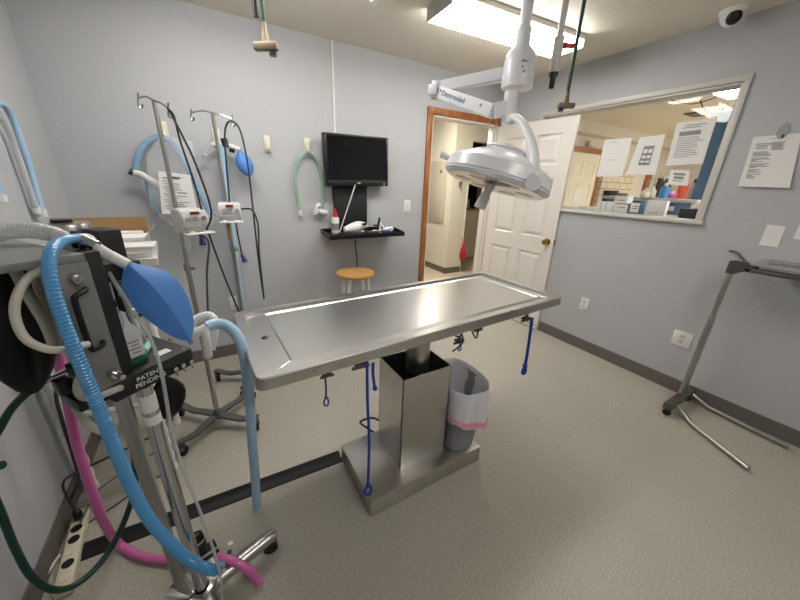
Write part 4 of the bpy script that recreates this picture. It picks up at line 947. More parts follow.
b = MB(); b.tube([(-0.2699,0.8491,1.0337), (-0.2826,0.8414,1.0270), (-0.2913,0.8380,1.0067), (-0.2871,0.8327,0.9857), (-0.2630,0.8233,0.9834), (-0.2346,0.8215,0.9903), (-0.2278,0.8495,0.9781)], .0075, n=12); part('tube', b, 'tubing', t)
tag(part('drooping_tubing', MB().tube([(-0.3908,1.0817,0.9114), (-0.3849,1.0566,0.8612), (-0.3650,1.0232,0.8115), (-0.3322,0.9919,0.7850), (-0.2988,0.9804,0.7762), (-0.2738,0.9937,0.8135), (-0.2619,1.0121,0.8733)], .009, n=12), 'tubing'), 'translucent tube sagging in a wide loop below the machine body', 'tubing')
tag(part('inner_tubing', MB().tube([(-0.3605,0.9623,1.2565), (-0.3541,0.9530,1.2149), (-0.3413,0.9360,1.1644), (-0.3331,0.9272,1.1264), (-0.3284,0.9148,1.0750)], .010, n=12), 'tubing'), 'grey tube running diagonally inside the machine frame', 'tubing')
tag(part('inner_hose', MB().tube([(-0.3420,0.9889,1.2576), (-0.3393,0.9785,1.2080), (-0.3359,0.9634,1.1488), (-0.3400,0.9645,1.0873), (-0.3426,0.9606,1.0457)], .010, n=12), 'offwhite'), 'pale tube running behind the looped tube inside the machine frame', 'tubing')
t = thing('clear_gas_line', 'thin clear line trailing from the machine top to the floor', 'tubing', (-0.1353,0.7924,0.1922))
b = MB(); b.tube([(-0.2173,0.9649,1.2327), (-0.2028,0.9414,1.1985), (-0.1777,0.9059,1.1367), (-0.1566,0.8794,1.0760), (-0.1490,0.8634,1.0059), (-0.1518,0.8535,0.9205), (-0.1574,0.8506,0.8190), (-0.1532,0.8418,0.6883), (-0.1406,0.8308,0.5644), (-0.1298,0.8193,0.4078), (-0.1277,0.8120,0.2775), (-0.1380,0.8083,0.1672)], .0042, n=10); part('line', b, 'clearline', t)
# bag with Y piece
t = thing('blue_reservoir_bag', 'large blue rubber breathing bag on a clear connector above the shelf', 'bag', (-0.0890,0.8895,1.0642))
b = MB(); bp0, bp1 = V((-0.1808,0.9660,1.2433)), V((-0.0849,0.9143,1.0406))
breath_bag(b, bp0, bp1, .056, (.25, -.9, .35), .55, n=44, curl=.16, fold=.0, pw=1.08,
           prof=[(.19, 0), (.20, .03), (.30, .07), (.62, .15), (.92, .26), (1.0, .36), (.98, .46), (.90, .60), (.74, .74), (.55, .86), (.36, .94), (.20, .985), (.11, 1.0), (.09, 1.06)])
part('bag_body', b, 'bag', t, sharp=22)
b = MB(); b.cyl((-0.2051,0.9689,1.2592), (-0.1762,0.9627,1.2363), .0135, .0125, n=18); part('neck_cuff', b, 'whitepl', t)
t = thing('breathing_y_connector', 'clear plastic Y connector resting on the machine top', 'connector', (-0.2405,0.9670,1.2919))
b = MB(); b.tube([(-0.2690,0.9731,1.2949), (-0.2515,0.9695,1.2966), (-0.2332,0.9667,1.2870), (-0.2168,0.9680,1.2696), (-0.2004,0.9665,1.2545)], lambda u: .017 - .004 * u, n=16); b.ball((-0.2383,0.9666,1.2941), .019); part('connector_body', b, 'frost', t)
b = MB(); b.cyl((-0.2571,0.9620,1.3004), (-0.2475,0.9622,1.2998), .0195, n=18); b.cyl((-0.2354,0.9573,1.2910), (-0.2322,0.9557,1.2889), .0185, n=18); part('rings', b, 'black', t)
b = MB(); b.cyl((-0.2381,0.9458,1.3040), (-0.2154,0.9379,1.2887), .0125, n=16); b.cyl((-0.2292,0.9549,1.3087), (-0.2306,0.9416,1.2758), .006, n=10); part('swivel', b, 'chrome', t)
# second Y circuit beyond the bag
t = thing('pale_blue_hose', 'pale blue hose hanging from white elbows down to the floor', 'hose', (0.0059,1.2447,-0.0059))
b = MB(); b.tube([(-0.0537,1.1513,0.9694), (-0.0298,1.1624,0.9709), (0.0018,1.1635,0.9602), (0.0299,1.1344,0.9322), (0.0427,1.1099,0.8786), (0.0431,1.1097,0.7772), (0.0382,1.1270,0.6364), (0.0267,1.1541,0.4509), (0.0173,1.1902,0.2316), (0.0044,1.2086,0.0240)], .0185, n=14, corr=.02, pitch=.012); part('hose', b, 'paleblue', t)
b = MB(); b.cyl((0.0057,1.2090,0.0355), (0.0028,1.2146,-0.0079), .018, n=16); part('end_tip', b, 'frost', t)
b = MB(); b.tube([(-0.1128,1.1415,0.9502), (-0.0780,1.1432,0.9597), (-0.0482,1.1533,0.9674)], .016, n=16); b.tube([(-0.0604,1.1407,0.9643), (-0.0593,1.1319,0.9163), (-0.0617,1.1251,0.8825)], .014, n=16); b.ball((-0.0622,1.1240,0.8794), .0145); part('elbow_connector', b, 'frost', t)
b = MB(); b.tube([(-0.1147,1.2044,0.9487), (-0.0819,1.2199,0.9732), (-0.0449,1.2250,0.9793), (-0.0299,1.2076,0.9602), (-0.0396,1.1727,0.9232), (-0.0552,1.1523,0.8825)], .017, n=14, corr=.10, pitch=.01); part('corrugated_elbow', b, 'frost', t)
# masks by the foot
for i, (p, q, lab) in enumerate((((-0.1840,1.0452,0.1318), (-0.1515,0.9306,0.0268), 'clear cone mask with black rim leaning at the machine foot'), ((-0.2324,1.1508,0.0770), (-0.2141,1.0868,-0.0461), 'darker cone mask standing just behind the other at the machine foot'))):
    t = thing('anesthesia_mask', lab, 'mask', q, 'cone masks at the machine foot')
    d = V(q) - V(p)
    b = MB(); b.lathe([(.026, 0), (.029, .03), (.034, .08), (.030, d.length * .8), (.010, d.length)], p, d, n=22, cap=False); part('cone', b, 'clear', t)
    b = MB(); b.lathe([(.020, -.004), (.029, -.006), (.0315, .012), (.0315, .022), (.027, .022)], p, d, n=22, cap=False); b.lathe([(.0295, .03), (.0325, .032), (.033, .042), (.03, .044)], p, d, n=22, cap=False); part('rim', b, 'rubber', t)
t = thing('syringe_tip', 'small blue tube with a white cap behind the pink hose on the floor', 'tube', (-0.1168,1.0058,0.0769))
b = MB(); b.cyl((-0.1256,1.0170,0.0325), (-0.1107,1.0301,0.0840), .008, n=12); part('tube_body', b, 'bluecab', t)
b = MB(); b.cyl((-0.1107,1.0301,0.0840), (-0.1061,1.0352,0.1023), .010, n=12); part('cap', b, 'whitepl', t)

# ------------------------------------------------------------------ surgical lamp
sl = thing('surgical_lamp', 'white ceiling-mounted surgical lamp with jointed arms over the table', 'lamp', (1.40, 1.28, ZC))
hub = V((1.3569,1.2407,1.9524)); hx, hy = hub.x, hub.y
def zat(px, py, D, base): return base
part('ceiling_pole', MB().cyl((hx, hy, hub.z + .10), (hx, hy, ZC), .0245, n=24), 'lampwhite', sl)
part('ceiling_plate', MB().lathe([(.09, ZC - .03), (.085, ZC - .002)], (hx, hy, 0)), 'lampwhite', sl)
b = MB(); b.lathe([(.062, -.078), (.070, -.074), (.072, -.06), (.070, .035), (.062, .062), (.036, .088), (.032, .095), (.031, .16), (.025, .165)], hub, n=36); hb = part('hub', b, 'lampwhite', sl)
b = MB(); fd = V((-hx, -hy, 0)).normalized(); rd = V((-fd.y, fd.x, 0))
for dx, dz, w_, h_ in ((.012, .01, .014, .007), (.024, .008, .012, .004), (.012, -.012, .01, .006), (.018, -.03, .009, .009)):
    p = hub + fd * .0715 + rd * dx * 1.2 + V((0, 0, dz + .005)); b.box(p, (w_, .004, h_), rz=math.atan2(rd.y, rd.x))
part('rating_label', b, 'ink', hb)
e1 = V((1.1372,1.5749,1.8980)); e2 = V((1.2110,1.2220,1.7608)); el = V((1.2689,1.1837,1.7824))
def bar(b, p, q, h, w):
    p, q = V(p), V(q); d = (q - p).normalized(); s_ = d.cross(V((0, 0, 1))).normalized(); u = s_.cross(d)
    b.rings([[x + s_ * (w * a) + u * (h * c) for a, c in ((-1, -1), (1, -1), (1, 1), (-1, 1))] for x in (p, q)])
b = MB(); bar(b, hub + V((0, 0, -.005)), e1 + V((0, 0, .012)), .028, .020); bmesh.ops.bevel(b.bm, geom=b.bm.edges[:], offset=.006, segments=2, affect='EDGES'); part('upper_arm', b, 'lampwhite', sl)
b = MB(); b.cyl(e1 + V((0, 0, -.034)), e1 + V((0, 0, .042)), .030, n=24); b.box(e1 + V((-.02, .0, 0)), (.05, .05, .05), rz=.6, bevel=.008); part('elbow', b, 'lampwhite', sl)
b = MB(); bar(b, e1 + V((0, 0, -.004)), e2, .030, .022); bmesh.ops.bevel(b.bm, geom=b.bm.edges[:], offset=.006, segments=2, affect='EDGES'); la = part('lower_arm', b, 'lampwhite', sl)
ad = (e2 - e1).normalized(); sd = ad.cross(V((0, 0, 1))).normalized(); up_ = sd.cross(ad)
if sd.dot(V((-1, -1, 0))) < 0 and sd.y > 0: sd = -sd
fc = e1.lerp(e2, .36) + sd * .0228
part('arm_lettering', text_mb('Dentronled', .034, fc, ad, up_, .0004), 'blueplug', la, label='grey-blue maker lettering')
b = MB(); 
for u in (.06, .12, .82): b.cyl(e1.lerp(e2, u) + sd * .021 + up_ * .008, e1.lerp(e2, u) + sd * .0245 + up_ * .008, .005, n=10)
part('arm_screws', b, 'darksteel', la)
b = MB(); bar(b, e2 - ad * .01, el, .030, .024); bmesh.ops.bevel(b.bm, geom=b.bm.edges[:], offset=.006, segments=2, affect='EDGES'); b.cyl(el + V((0, 0, -.055)), el + V((0, 0, .06)), .031, n=28); b.cyl(el + V((0, 0, -.072)), el + V((0, 0, -.057)), .030, n=28); part('swivel_joint', b, 'lampwhite', sl)
b = MB(); b.cyl(e2 + V((.01, -.01, -.032)), e2 + V((.01, -.01, -.058)), .004, n=10); part('lock_screw', b, 'brass', sl)
hc = V((1.085, 1.043, 1.4435)); hn = V((.25, -.081, .965)).normalized()
b = MB(); b.lathe([(.206, .0), (.214, .004), (.226, .012), (.226, .018), (.222, .019), (.222, .022), (.226, .023), (.218, .066), (.206, .076), (.130, .114), (.086, .130), (.083, .131), (.083, .138), (.087, .139), (.080, .149), (.0, .151)], hc, hn, n=64); part('lamp_head', b, 'lampwhite', sl, sharp=24)
b = MB(); b.lathe([(.207, .001), (.195, .012), (.06, .022), (.0, .022)], hc, hn, n=64, cap=False); b.lathe([(.207, .001), (.206, -.002), (.0, -.002)], hc, hn, n=64, cap=False); part('lens_cover', b, 'lens', sl)
hx_, hy_, _ = frame_from_z(hn); hcam = V((-hc.x, -hc.y, 0)).normalized(); side = hcam.cross(hn).normalized(); hcam = (hcam - hn * hcam.dot(hn)).normalized()
if side.x < 0: side = -side
b = MB(); b.lathe([(.045, -.0035), (.0, -.0036)], hc + hcam * .10 + side * .01, hn, n=24, sx=1.5, sy=.8); part('sensor_window', b, 'black', sl)
for a in range(6):
    q = hc + (hcam * math.cos(a * PI / 3 + .5) + side * math.sin(a * PI / 3 + .5)) * .13
    b = MB(); b.lathe([(.04, -.0026), (.0, -.0028)], q, hn, n=20); part('light_cell', b, 'trimwhite', sl)
b = MB(); b.lathe([(.020, 0), (.017, -.03), (.026, -.10), (.024, -.108), (.01, -.11)], hc - side * .015 + hcam * .03, hn * 1.0 + side * .10, n=20); part('sterile_handle', b, 'lampwhite', sl)
b = MB(); b.tube([hc - side * .20 + hn * .05, hc - side * .235 + hn * .058, hc - side * .262 + hn * .062], .013, n=12); part('grip_knob', b, 'lampwhite', sl)
pv = V((1.0325,0.8072,1.4563))
b = MB(); b.tube([el + V((0, 0, -.066)), (1.2514,1.1362,1.7340), (1.2452,1.0748,1.6985), (1.2074,0.9952,1.6337), (1.1476,0.9148,1.5649), (1.0790,0.8486,1.5025), pv], .020, n=14, flat=.75); part('yoke', b, 'lampwhite', sl)
d = V((0, 0, 1.44)) - pv; d.normalize()
b = MB(); b.cyl(pv - d * .03, pv + d * .022, .027, n=28); part('yoke_pivot', b, 'lampwhite', sl)

# ------------------------------------------------------------------ ceiling drops
t = thing('oxygen_drop', 'green ceiling hose drop ending in a tan T fitting above the IV stands', 'hose drop', (0.3603,1.9003,2.0222))
b0 = V((0.3702,1.9265,2.0973))
b = MB(); b.cyl((b0.x, b0.y, b0.z - .01), (b0.x, b0.y, ZC), .0095, n=14); part('hose', b, 'green', t)
b = MB(); b.lathe([(.022, -.075), (.017, -.02), (.012, 0), (.011, .03)], b0, n=16); part('socket', b, 'bronze', t)
ba, bb_ = V((0.3225,1.9301,2.0384)), V((0.4069,1.8671,2.0108)); dd = (bb_ - ba); md = (ba + bb_) / 2
b = MB(); b.box(md + V((0, 0, 0)), (dd.length * 1.08, .036, .036), rz=math.atan2(dd.y, dd.x), bevel=.009); part('t_bar', b, 'bronze', t)
b = MB(); b.cyl(md + dd * .30 - V((0, 0, .012)), md + dd * .30 - V((0, 0, .030)), .017, n=16); part('green_port', b, 'green', t)
t = thing('vacuum_drop', 'dark hose tip hanging from the ceiling left of the tan T fitting', 'hose drop', (0.3327,1.8991,2.1255))
b0 = V((0.3353,1.8993,2.1299)); b = MB(); b.cyl((b0.x, b0.y, b0.z), (b0.x, b0.y, b0.z + .07), .012, .014, n=14); b.cyl((b0.x, b0.y, b0.z + .07), (b0.x, b0.y, b0.z + .12), .019, n=14); part('nozzle', b, 'black', t)
b = MB(); b.cyl((b0.x, b0.y, b0.z + .12), (b0.x, b0.y, ZC), .012, n=14); part('pipe', b, 'black', t)
t = thing('gas_drop', 'white ceiling pipe with red valve and black nozzle right of the lamp pole', 'hose drop', (1.4911,1.1513,1.8757))
b0 = V((1.4918,1.1527,1.8802)); x, y, z = b0
b = MB(); b.cyl((x, y, z + .115), (x, y, ZC), .014, n=18); part('pipe', b, 'trimwhite', t)
b = MB(); b.cyl((x, y, z + .065), (x, y, z + .20), .0215, n=18); b.cyl((x, y, z + .11), (x, y, z + .125), .024, n=18); part('valve_body', b, 'trimwhite', t)
b = MB(); q = V((x, y, z + .17)); rdir = V((.86, -.5, 0)); b.cyl(q, q + rdir * .05, .008, n=10); b.box(q + rdir * .05, (.05, .016, .018), rz=math.atan2(rdir.y, rdir.x), bevel=.004); b.ball(q + rdir * .03, .013); part('valve_handle', b, 'redpl', t)
b = MB(); b.lathe([(.009, 0), (.012, .006), (.013, .045), (.019, .05), (.020, .066)], b0, n=18); part('nozzle', b, 'black', t)
t = thing('coiled_oxygen_drop', 'thin dark green hose from the ceiling ending in a small T fitting above the door', 'hose drop', (1.7991,1.2771,1.8788))
b0 = V((1.8064,1.2860,1.9098)); x, y, z = b0
b = MB(); b.cyl((x, y, z), (x, y, ZC), .0095, n=12); part('hose', b, 'green', t)
b = MB(); b.lathe([(.024, -.05), (.017, -.02), (.011, .02), (.010, .03)], b0, n=16); part('socket', b, 'bronze', t)
ba, bb_ = V((1.7639,1.2924,1.8646)), V((1.8319,1.2567,1.8774)); dd = bb_ - ba; md = (ba + bb_) / 2
b = MB(); b.box(md, (dd.length * 1.2, .03, .026), rz=math.atan2(dd.y, dd.x), bevel=.006); part('t_bar', b, 'bronze', t)
b = MB(); b.cyl(md - dd * .35 - V((0, 0, .010)), md - dd * .35 - V((0, 0, .026)), .014, n=14); part('green_port', b, 'black', t)

# security camera
t = thing('security_camera', 'white dome security camera on the ceiling above the window corner', 'camera', (2.80, 1.02, ZC))
cc = V((2.795, 1.01, ZC)); dv = V((-.75, -.45, -.5)).normalized()
b = MB(); b.lathe([(.066, 0), (.066, -.016), (.060, -.024)], cc, (0, 0, 1)); part('mount_ring', b, 'whitepl', t)
b = MB(); b.ball(cc + V((0, 0, -.026)), .056, (1, 1, .95), 28); part('housing', b, 'whitepl', t)
b = MB(); b.lathe([(.036, .035), (.034, .05), (.024, .060), (.0, .064)], cc + V((0, 0, -.026)), dv); part('lens', b, 'black', t)

# ------------------------------------------------------------------ papers on the window pane
def sheet(name, P, nrm, label, cat='paper', rows=None, m='paper', ink='ink', group=None, th=.0015, curl=0):
    P = [V(p) for p in P]; n = V(nrm)
    t = thing(name, label, cat, (P[2] + P[3]) / 2, group)
    b = MB()
    N = 8; grid = []
    for i in range(N + 1):
        row = []
        for j in range(N + 1):
            u, v = j / N, i / N
            p = P[0].lerp(P[1], u).lerp(P[3].lerp(P[2], u), v) + n * (curl * v * v)
            row.append((b._v(p), b._v(p - n * th)))
        grid.append(row)
    for i in range(N):
        for j in range(N):
            for k in (0, 1): b.face((grid[i][j][k], grid[i][j + 1][k], grid[i + 1][j + 1][k], grid[i + 1][j][k]))
    per = [grid[0][j] for j in range(N)] + [grid[i][N] for i in range(N)] + [grid[N][j] for j in range(N, 0, -1)] + [grid[i][0] for i in range(N, 0, -1)]
    for k in range(len(per)): b.face((per[k][0], per[(k + 1) % len(per)][0], per[(k + 1) % len(per)][1], per[k][1]))
    part('sheet', b, m, t)
    if rows:
        b = MB()
        for (u0, v0, u1, v1) in rows:
            def at(u, v): return P[0].lerp(P[1], u).lerp(P[3].lerp(P[2], u), v) + n * (curl * v * v + .0008)
            b.quad([at(u0, v0), at(u1, v0), at(u1, v1), at(u0, v1)])
        part('printed_text', b, ink, t)
    return t
PX = 2.998
grp = 'sheets taped to the window pane'
sheet('taped_sheet', [(PX, 1.700, 1.842), (PX, 1.486, 1.838), (PX, 1.486, 1.551), (PX, 1.697, 1.551)], (-1, 0, 0), 'nearly blank white sheet on the window, leftmost of the three', rows=[(.2, .08, .5, .09), (.3, .55, .6, .56)], group=grp)
sheet('taped_sheet', [(PX, 1.430, 1.834), (PX, 1.266, 1.84), (PX, 1.256, 1.563), (PX, 1.464, 1.568)], (-1, 0, 0), 'white sheet with a grey table of boxes, middle one on the window', rows=[(.32, .25, .72, .33), (.32, .33, .36, .72), (.50, .33, .54, .72), (.68, .33, .72, .72), (.32, .43, .72, .49), (.32, .57, .72, .63), (.32, .68, .72, .75)], group=grp)
rn = random.Random(11)
rows3 = [(.15, .22, .72, .32)] + [(.15, .36 + .045 * i, .15 + rn.uniform(.4, .72), .375 + .045 * i) for i in range(11)] + [(.25, .08, .8, .10), (.2, .13, .7, .15)]
sheet('taped_sheet', [(PX, 1.213, 1.908), (PX, .999, 1.912), (PX, .99, 1.634), (PX, 1.203, 1.626)], (-1, 0, 0), 'printed sheet of dense text, rightmost large one on the window', rows=rows3, group=grp)
sheet('taped_note', [(PX, 1.165, 1.598), (PX, 1.050, 1.592), (PX, 1.034, 1.488), (PX, 1.158, 1.497)], (-1, 0, 0), 'small printed note on the window below the dense text sheet', rows=[(.2, .2, .8, .35), (.25, .42, .75, .6), (.2, .68, .7, .74)], group=grp)
# boards and notes standing on the sill
def sill_card(y, w, h, label, m='paper', x=2.985, tilt=.08, name='standing_card', rows=None):
    z = WZ0 + .001
    return sheet(name, [(x + tilt * h, y + w / 2, z + h), (x + tilt * h, y - w / 2, z + h), (x, y - w / 2, z), (x, y + w / 2, z)], (-1, 0, tilt), label, 'card', rows=rows, m=m, th=.004, group='cards standing on the sill')

# work room furniture
t = thing('reception_counter', 'blue counter with white top in the room behind the window', 'counter', (3.9, 1.7, 0))
part('cabinet', MB().box2((3.92, 1.25, 0), (4.13, 2.05, 1.35), .004), 'bluecab', t)
part('countertop', MB().box2((3.89, 1.235, 1.35), (4.14, 2.08, 1.385), .006), 'trimwhite', t)
b = MB(); b.box2((3.915, 1.53, 1.275), (3.92, 1.59, 1.315)); b.box2((3.915, 1.40, 1.275), (3.92, 1.50, 1.315)); part('labels', b, 'paper', t)
t = thing('sill_desk', 'pale desk ledge just inside the window', 'desk', (3.25, 1.6, 0))
part('desktop', MB().box2((3.065, .6, 1.235), (3.42, 2.6, 1.262), .004), 'trimwhite', t)
part('desk_panel', MB().box2((3.40, .6, 0), (3.42, 2.6, 1.235)), 'bluecab', t)
ZD = 1.2625
def desk_box(px0, px1, pyt, y_, h, dep, label, m, name='box', extra=None):
    pass
def stand_box(name, c, d, label, m, rz=0.0, rows=None, cat='box', face=None):
    t = thing(name, label, cat, (c[0], c[1], ZD))
    T = Matrix.Translation((c[0], c[1], ZD)) @ Matrix.Rotation(rz, 4, 'Z')
    part('body', MB(T).box2((-d[0] / 2, -d[1] / 2, 0), (d[0] / 2, d[1] / 2, d[2]), .003), m, t)
    b = MB(T)
    for (u0, v0, u1, v1) in (rows or [(.2, .3, .8, .4), (.2, .55, .6, .62)]): b.box2((-d[0] / 2 - .001, d[1] / 2 - u1 * d[1], d[2] * (1 - v1)), (-d[0] / 2, d[1] / 2 - u0 * d[1], d[2] * (1 - v0)))
    part('printed_text', b, face or 'ink', t)
    return t
stand_box('file_folder', (3.13, 1.64, 0), (.02, .135, .085), 'white folder standing at the left end of the window sill ledge', 'paper', rows=[(.28, .1, .32, .9), (.62, .1, .66, .9)])
stand_box('card_box', (3.16, 1.50, 0), (.03, .115, .075), 'white card in a dark stand, left one behind the glass', 'paper', rows=[(.0, 0, 1, .08), (.94, 0, 1, 1), (.2, .4, .7, .46)], face='darkink')
stand_box('card_box', (3.16, 1.395, 0), (.03, .09, .085), 'white card in a dark stand, right one behind the glass', 'paper', rows=[(0, .9, 1, 1), (0, 0, .06, 1), (.3, .3, .8, .36), (.3, .5, .7, .56)], face='darkink')
stand_box('label_printer', (3.30, 1.575, 0), (.10, .11, .135), 'pale square box behind the standing cards', 'whitepl', rows=[(.2, .25, .8, .3)])
stand_box('white_binder', (3.11, 1.225, 0), (.05, .135, .115), 'large white binder standing in the middle of the sill ledge', 'paper', rows=[(.1, .78, .7, .82)])
stand_box('teal_binder', (3.20, 1.345, 0), (.12, .04, .105), 'narrow dark teal binder beside the large white binder', 'bluecab', rows=[(.2, .2, .8, .3)])
stand_box('black_organizer', (3.11, 1.00, 0), (.06, .125, .07), 'black organizer box at the right end of the sill ledge', 'black', rows=[(.1, .1, .9, .14)], face='darkink')
stand_box('tissue_box', (3.33, 1.02, 0), (.10, .10, .10), 'pale box behind the black organizer at the window corner', 'offwhite')
stand_box('paper_stack', (3.12, 1.79, 0), (.10, .12, .03), 'low stack of papers beside the door edge on the sill ledge', 'paper')
# bottles on the counter
def bottle(px, h, r, m, capm, label, spray=False, D=3.3, capshape=True):
    p = V(px); p.z = 1.3855
    t = thing('spray_bottle' if spray else 'bottle', label, 'bottle', p, 'bottles on the far counter')
    hb = h * (.52 if spray else .8)
    part('bottle_body', MB().lathe([(r * .96, 0), (r, .006), (r, hb * .72), (r * .8, hb * .86), (r * .4, hb)], p, n=20), m, t)
    b = MB()
    if spray:
        b.cyl(p + V((0, 0, hb)), p + V((0, 0, hb + h * .12)), r * .42, n=14); b.box(p + V((0, .012, h * .90)), (r * .7, r * 1.7, h * .12), bevel=.004); b.box(p + V((0, .03, h * .80)), (r * .3, r * .3, h * .12), rot=Matrix.Rotation(.4, 3, 'X'))
    else: b.cyl(p + V((0, 0, hb)), p + V((0, 0, h)), r * .45, r * .36, n=14)
    part('trigger_head' if spray else 'cap', b, capm, t)
    return t
bottle((4.0029,1.5518,1.3959), .225, .038, 'bluepl', 'whitepl', 'spray bottle of blue liquid on the far counter', True)
bottle((3.9001,1.6165,1.4014), .17, .035, 'offwhite', 'whitepl', 'pale spray bottle left of the blue spray bottle', True)
bottle((3.8602,1.6564,1.3798), .09, .04, 'offwhite', 'offwhite', 'squat cream jar at the left end of the far counter')
bottle((4.0962,1.5170,1.3887), .07, .05, 'pink', 'whitepl', 'low purple tub between the blue spray bottle and the orange cup')
t = thing('orange_cup', 'orange plastic cup on the far counter', 'cup', (4.1491,1.4614,1.3920)); p = V((4.1491,1.4614,1.3920)); p.z = 1.3855
part('cup_body', MB().lathe([(.036, 0), (.037, .004), (.042, .14), (.039, .14), (.034, .01)], p, n=20), 'orange', t)
bottle((4.2616,1.4173,1.3902), .19, .035, 'whitepl', 'black', 'white bottle with black cap on the far counter')
bottle((4.3039,1.3659,1.3884), .17, .030, 'redpl', 'whitepl', 'red and white bottle near the blue cabinet', True)
bottle((4.3117,1.3370,1.3900), .11, .030, 'bluepl', 'whitepl', 'small blue bottle with white cap nearest the blue cabinet')
# tall blue cabinet, black device, ceiling cables
t = thing('tall_cabinet', 'tall blue cabinet at the right side of the window view', 'cabinet', (4.5, 1.08, 0))
b = MB(); b.box2((4.15, .55, 0), (4.85, 1.375, 2.14), .005); part('carcass', b, 'bluecab', t)
b = MB(); b.box2((4.14, .60, .95), (4.15, 1.30, 1.55), .002); b.box2((4.14, .60, 1.58), (4.15, 1.30, 2.10), .002); part('door_panel', b, 'bluecab', t)
tag(part('wall_phone', MB().box2((4.06, 1.14, 1.66), (4.139, 1.27, 1.80), .01), 'black'), 'black phone mounted on the tall blue cabinet', 'phone')
cord([(4.3125,2.0201,2.4100), (4.8666,1.8972,2.3800), (4.7620,1.6020,2.4000), (4.5076,1.3749,2.4200)], 'thin cable strung along the ceiling seen through the window', 'cord', .005)
cord([(4.8400,1.8057,2.4000), (5.0452,1.8063,2.3300), (5.1456,1.7289,2.2916), (5.3790,1.7514,2.3837)], 'cable loop drooping to the top of the blue cabinet', 'cord', .006)
tag(part('air_vent', MB().box2((5.70, 2.12, ZC - .012), (6.0, 2.26, ZC)), 'black'), 'dark vent in the ceiling seen through the window', 'vent')
tag(part('exit_sensor', MB().box((5.72, 3.45, 2.16), (.16, .06, .08), bevel=.01), 'offwhite'), 'small beige sensor box above the far cream door', 'sensor')
# tile shelf clutter
for i, (px, h, m, lab) in enumerate((((6.4900,3.3500,1.2915), .14, 'black', 'dark pot on the tiled counter in the far room'), ((6.8237,3.3500,1.3296), .10, 'darksteel', 'grey pan beside the dark pot in the far room'))):
    p = V(px); p.z = 1.2
    t = thing('pot', lab, 'pot', p); part('pot_body', MB().lathe([(.10, 0), (.12, .03), (.13, h + .1), (.12, h + .1), (.10, .02)], p, n=20), m, t)
tag(part('tiled_counter', MB().box2((6.25, 3.05, 0), (7.6, 3.42, 1.2), .004), 'farwall'), 'beige counter in front of the tiled wall in the far room', 'counter')

# ------------------------------------------------------------------ papers on the right wall
WX = XR - .004
P = [(2.9160,0.7630,1.7710), (2.9160,0.5717,1.7739), (2.9140,0.5285,1.4871), (2.9140,0.7465,1.4899)]
rn = random.Random(5)
rows = [(.10, .14, .48, .155), (.14, .17, .46, .185), (.12, .20, .38, .215), (.12, .23, .36, .245), (.38, .06, .52, .07)]
rows += [(.46, .13 + .022 * i, .72 - .02 * (i % 3), .145 + .022 * i) for i in range(7)]
v = .30
for blk in range(5):
    for k in range(4 if blk != 3 else 3):
        rows.append((.10, v, .10 + rn.uniform(.12, .42), v + .014)); v += .024
    v += .02
sheet('posted_notice', P, (-1, 0, 0), 'long printed notice clipped to the right wall beside the window', 'notice', rows=rows, curl=.012)
t = thing('wall_clip', 'clear adhesive clip holding the notice on the right wall', 'clip', (2.9150,0.6467,1.7862))
c = V((2.9170,0.6488,1.7917)); part('backing', MB().lathe([(.03, 0), (.028, .004)], c + V((.001, 0, 0)), (-1, 0, 0), sx=.8, sy=1.5), 'clearline', t)
b = MB(); c = V((2.9090,0.6410,1.7646)); b.box(c, (.006, .010, .018), bevel=.002); part('clip_jaw', b, 'black', t)
sheet('index_card', [(2.9160,0.5563,1.2781), (2.9160,0.4805,1.2769), (2.9160,0.4774,1.1539), (2.9160,0.5578,1.1537)], (-1, 0, 0), 'small blank white card stuck on the right wall below the notice', 'card', m='paper')
sheet('wall_note', [(2.9160,0.4336,1.3123), (2.9160,0.3928,1.3114), (2.9160,0.3826,1.2069), (2.9160,0.4337,1.2131)], (-1, 0, 0), 'white note cut off at the right edge beside the blank card', 'note')

# ------------------------------------------------------------------ instrument (Mayo) stand on the right
t = thing('tray_stand', 'stainless instrument tray stand with U-shaped foot by the right wall', 'stand', (2.72, .58, 0))
pb = V((2.733, .592, 0))
b = MB(); b.box2((2.505, .558, .055), (2.89, .610, .096), .003)
part('cross_foot', b, 'darksteel', t)
b = MB(); b.box2((2.718, .576, .09), (2.750, .608, .70), .003); part('outer_post', b, 'satin', t)
b = MB(); b.box2((2.722, .580, .70), (2.746, .604, 1.03), .003); part('inner_post', b, 'satin', t)
for x in (2.535, 2.86):
    bh, bw = MB(), MB(); caster(bh, bw, (x, .584, 0), .024, .02, .3); part('caster_fork', bh, 'black', t); part('caster_wheel', bw, 'rubber', t)
for pts in ([(2.60, .57, .07), (2.575, .50, .04), (2.545, .455, .024), (2.50, .38, .022), (2.375, .14, .022)], [(2.868, .575, .07), (2.866, .52, .045), (2.862, .46, .026), (2.85, .36, .024), (2.825, .07, .024)]):
    b = MB(); b.tube(pts, .013, n=14); part('foot_rod', b, 'satin', t)
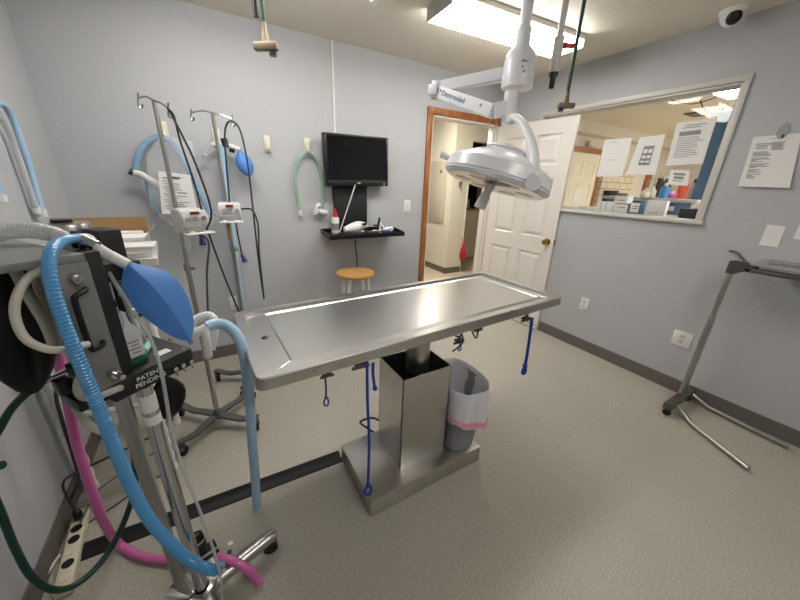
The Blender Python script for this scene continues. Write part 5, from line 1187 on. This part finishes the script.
b = MB(); b.prism([(2.72, .612, .985), (2.72, .612, 1.060), (2.72, .595, 1.066), (2.72, .48, 1.066), (2.72, .48, 1.045), (2.72, .575, .985)], (.03, 0, 0)); part('arm_gusset', b, 'darksteel', t)
b = MB(); b.box2((2.50, .02, 1.046), (2.52, .49, 1.066), .002); b.box2((2.70, -.02, 1.034), (2.752, .49, 1.066), .002); b.box2((2.50, .47, 1.046), (2.76, .49, 1.066), .002); b.box2((2.50, .0, 1.046), (2.76, .02, 1.066), .002); part('tray_frame', b, 'darksteel', t)
t2 = thing('instrument_tray', 'shiny steel instrument tray lying on the tray stand', 'tray', (2.66, .26, 1.067))
b = MB(); b.T = Matrix.Translation((2.70, .24, 1.067))
b.rings([rrect(.15, .22, .04, .001), rrect(.165, .235, .045, .016), rrect(.185, .255, .05, .018), rrect(.185, .255, .05, .0165), rrect(.165, .235, .045, .0145), rrect(.15, .22, .04, -.0)], False)
b.face([b._v(p) for p in rrect(.15, .22, .04, .001)])
part('tray_pan', b, 'chrome', t2)
b = MB(); b.tube([(2.9157,0.5744,1.0362), (2.9074,0.6034,1.0631), (2.9044,0.6295,1.0905), (2.8924,0.6519,1.0968), (2.8847,0.6693,1.0974)], .006, n=10); part('curled_lip', b, 'darksteel', t2)

# ------------------------------------------------------------------ camera, world, view
cam = bpy.data.cameras.new('camera'); co = bpy.data.objects.new('camera', cam); C.objects.link(co)
cam.sensor_width = 36.0; cam.lens = 36.0 * 318.0 / 800.0; cam.clip_start = .02
rot = Matrix([[0.860607, 0.14901, -0.486983], [-0.508232, 0.312323, -0.802593], [0.032502, 0.938217, 0.344518]])
co.matrix_world = Matrix.Translation((0, 0, 1.44)) @ rot.to_4x4()
S.camera = co
w = bpy.data.worlds.new('world'); S.world = w; w.use_nodes = True
w.node_tree.nodes['Background'].inputs[0].default_value = (.75, .82, 1, 1); w.node_tree.nodes['Background'].inputs[1].default_value = .02
S.view_settings.view_transform = 'Standard'; S.view_settings.look = 'None'; S.view_settings.gamma = 1.0
S.view_settings.exposure = 1.15
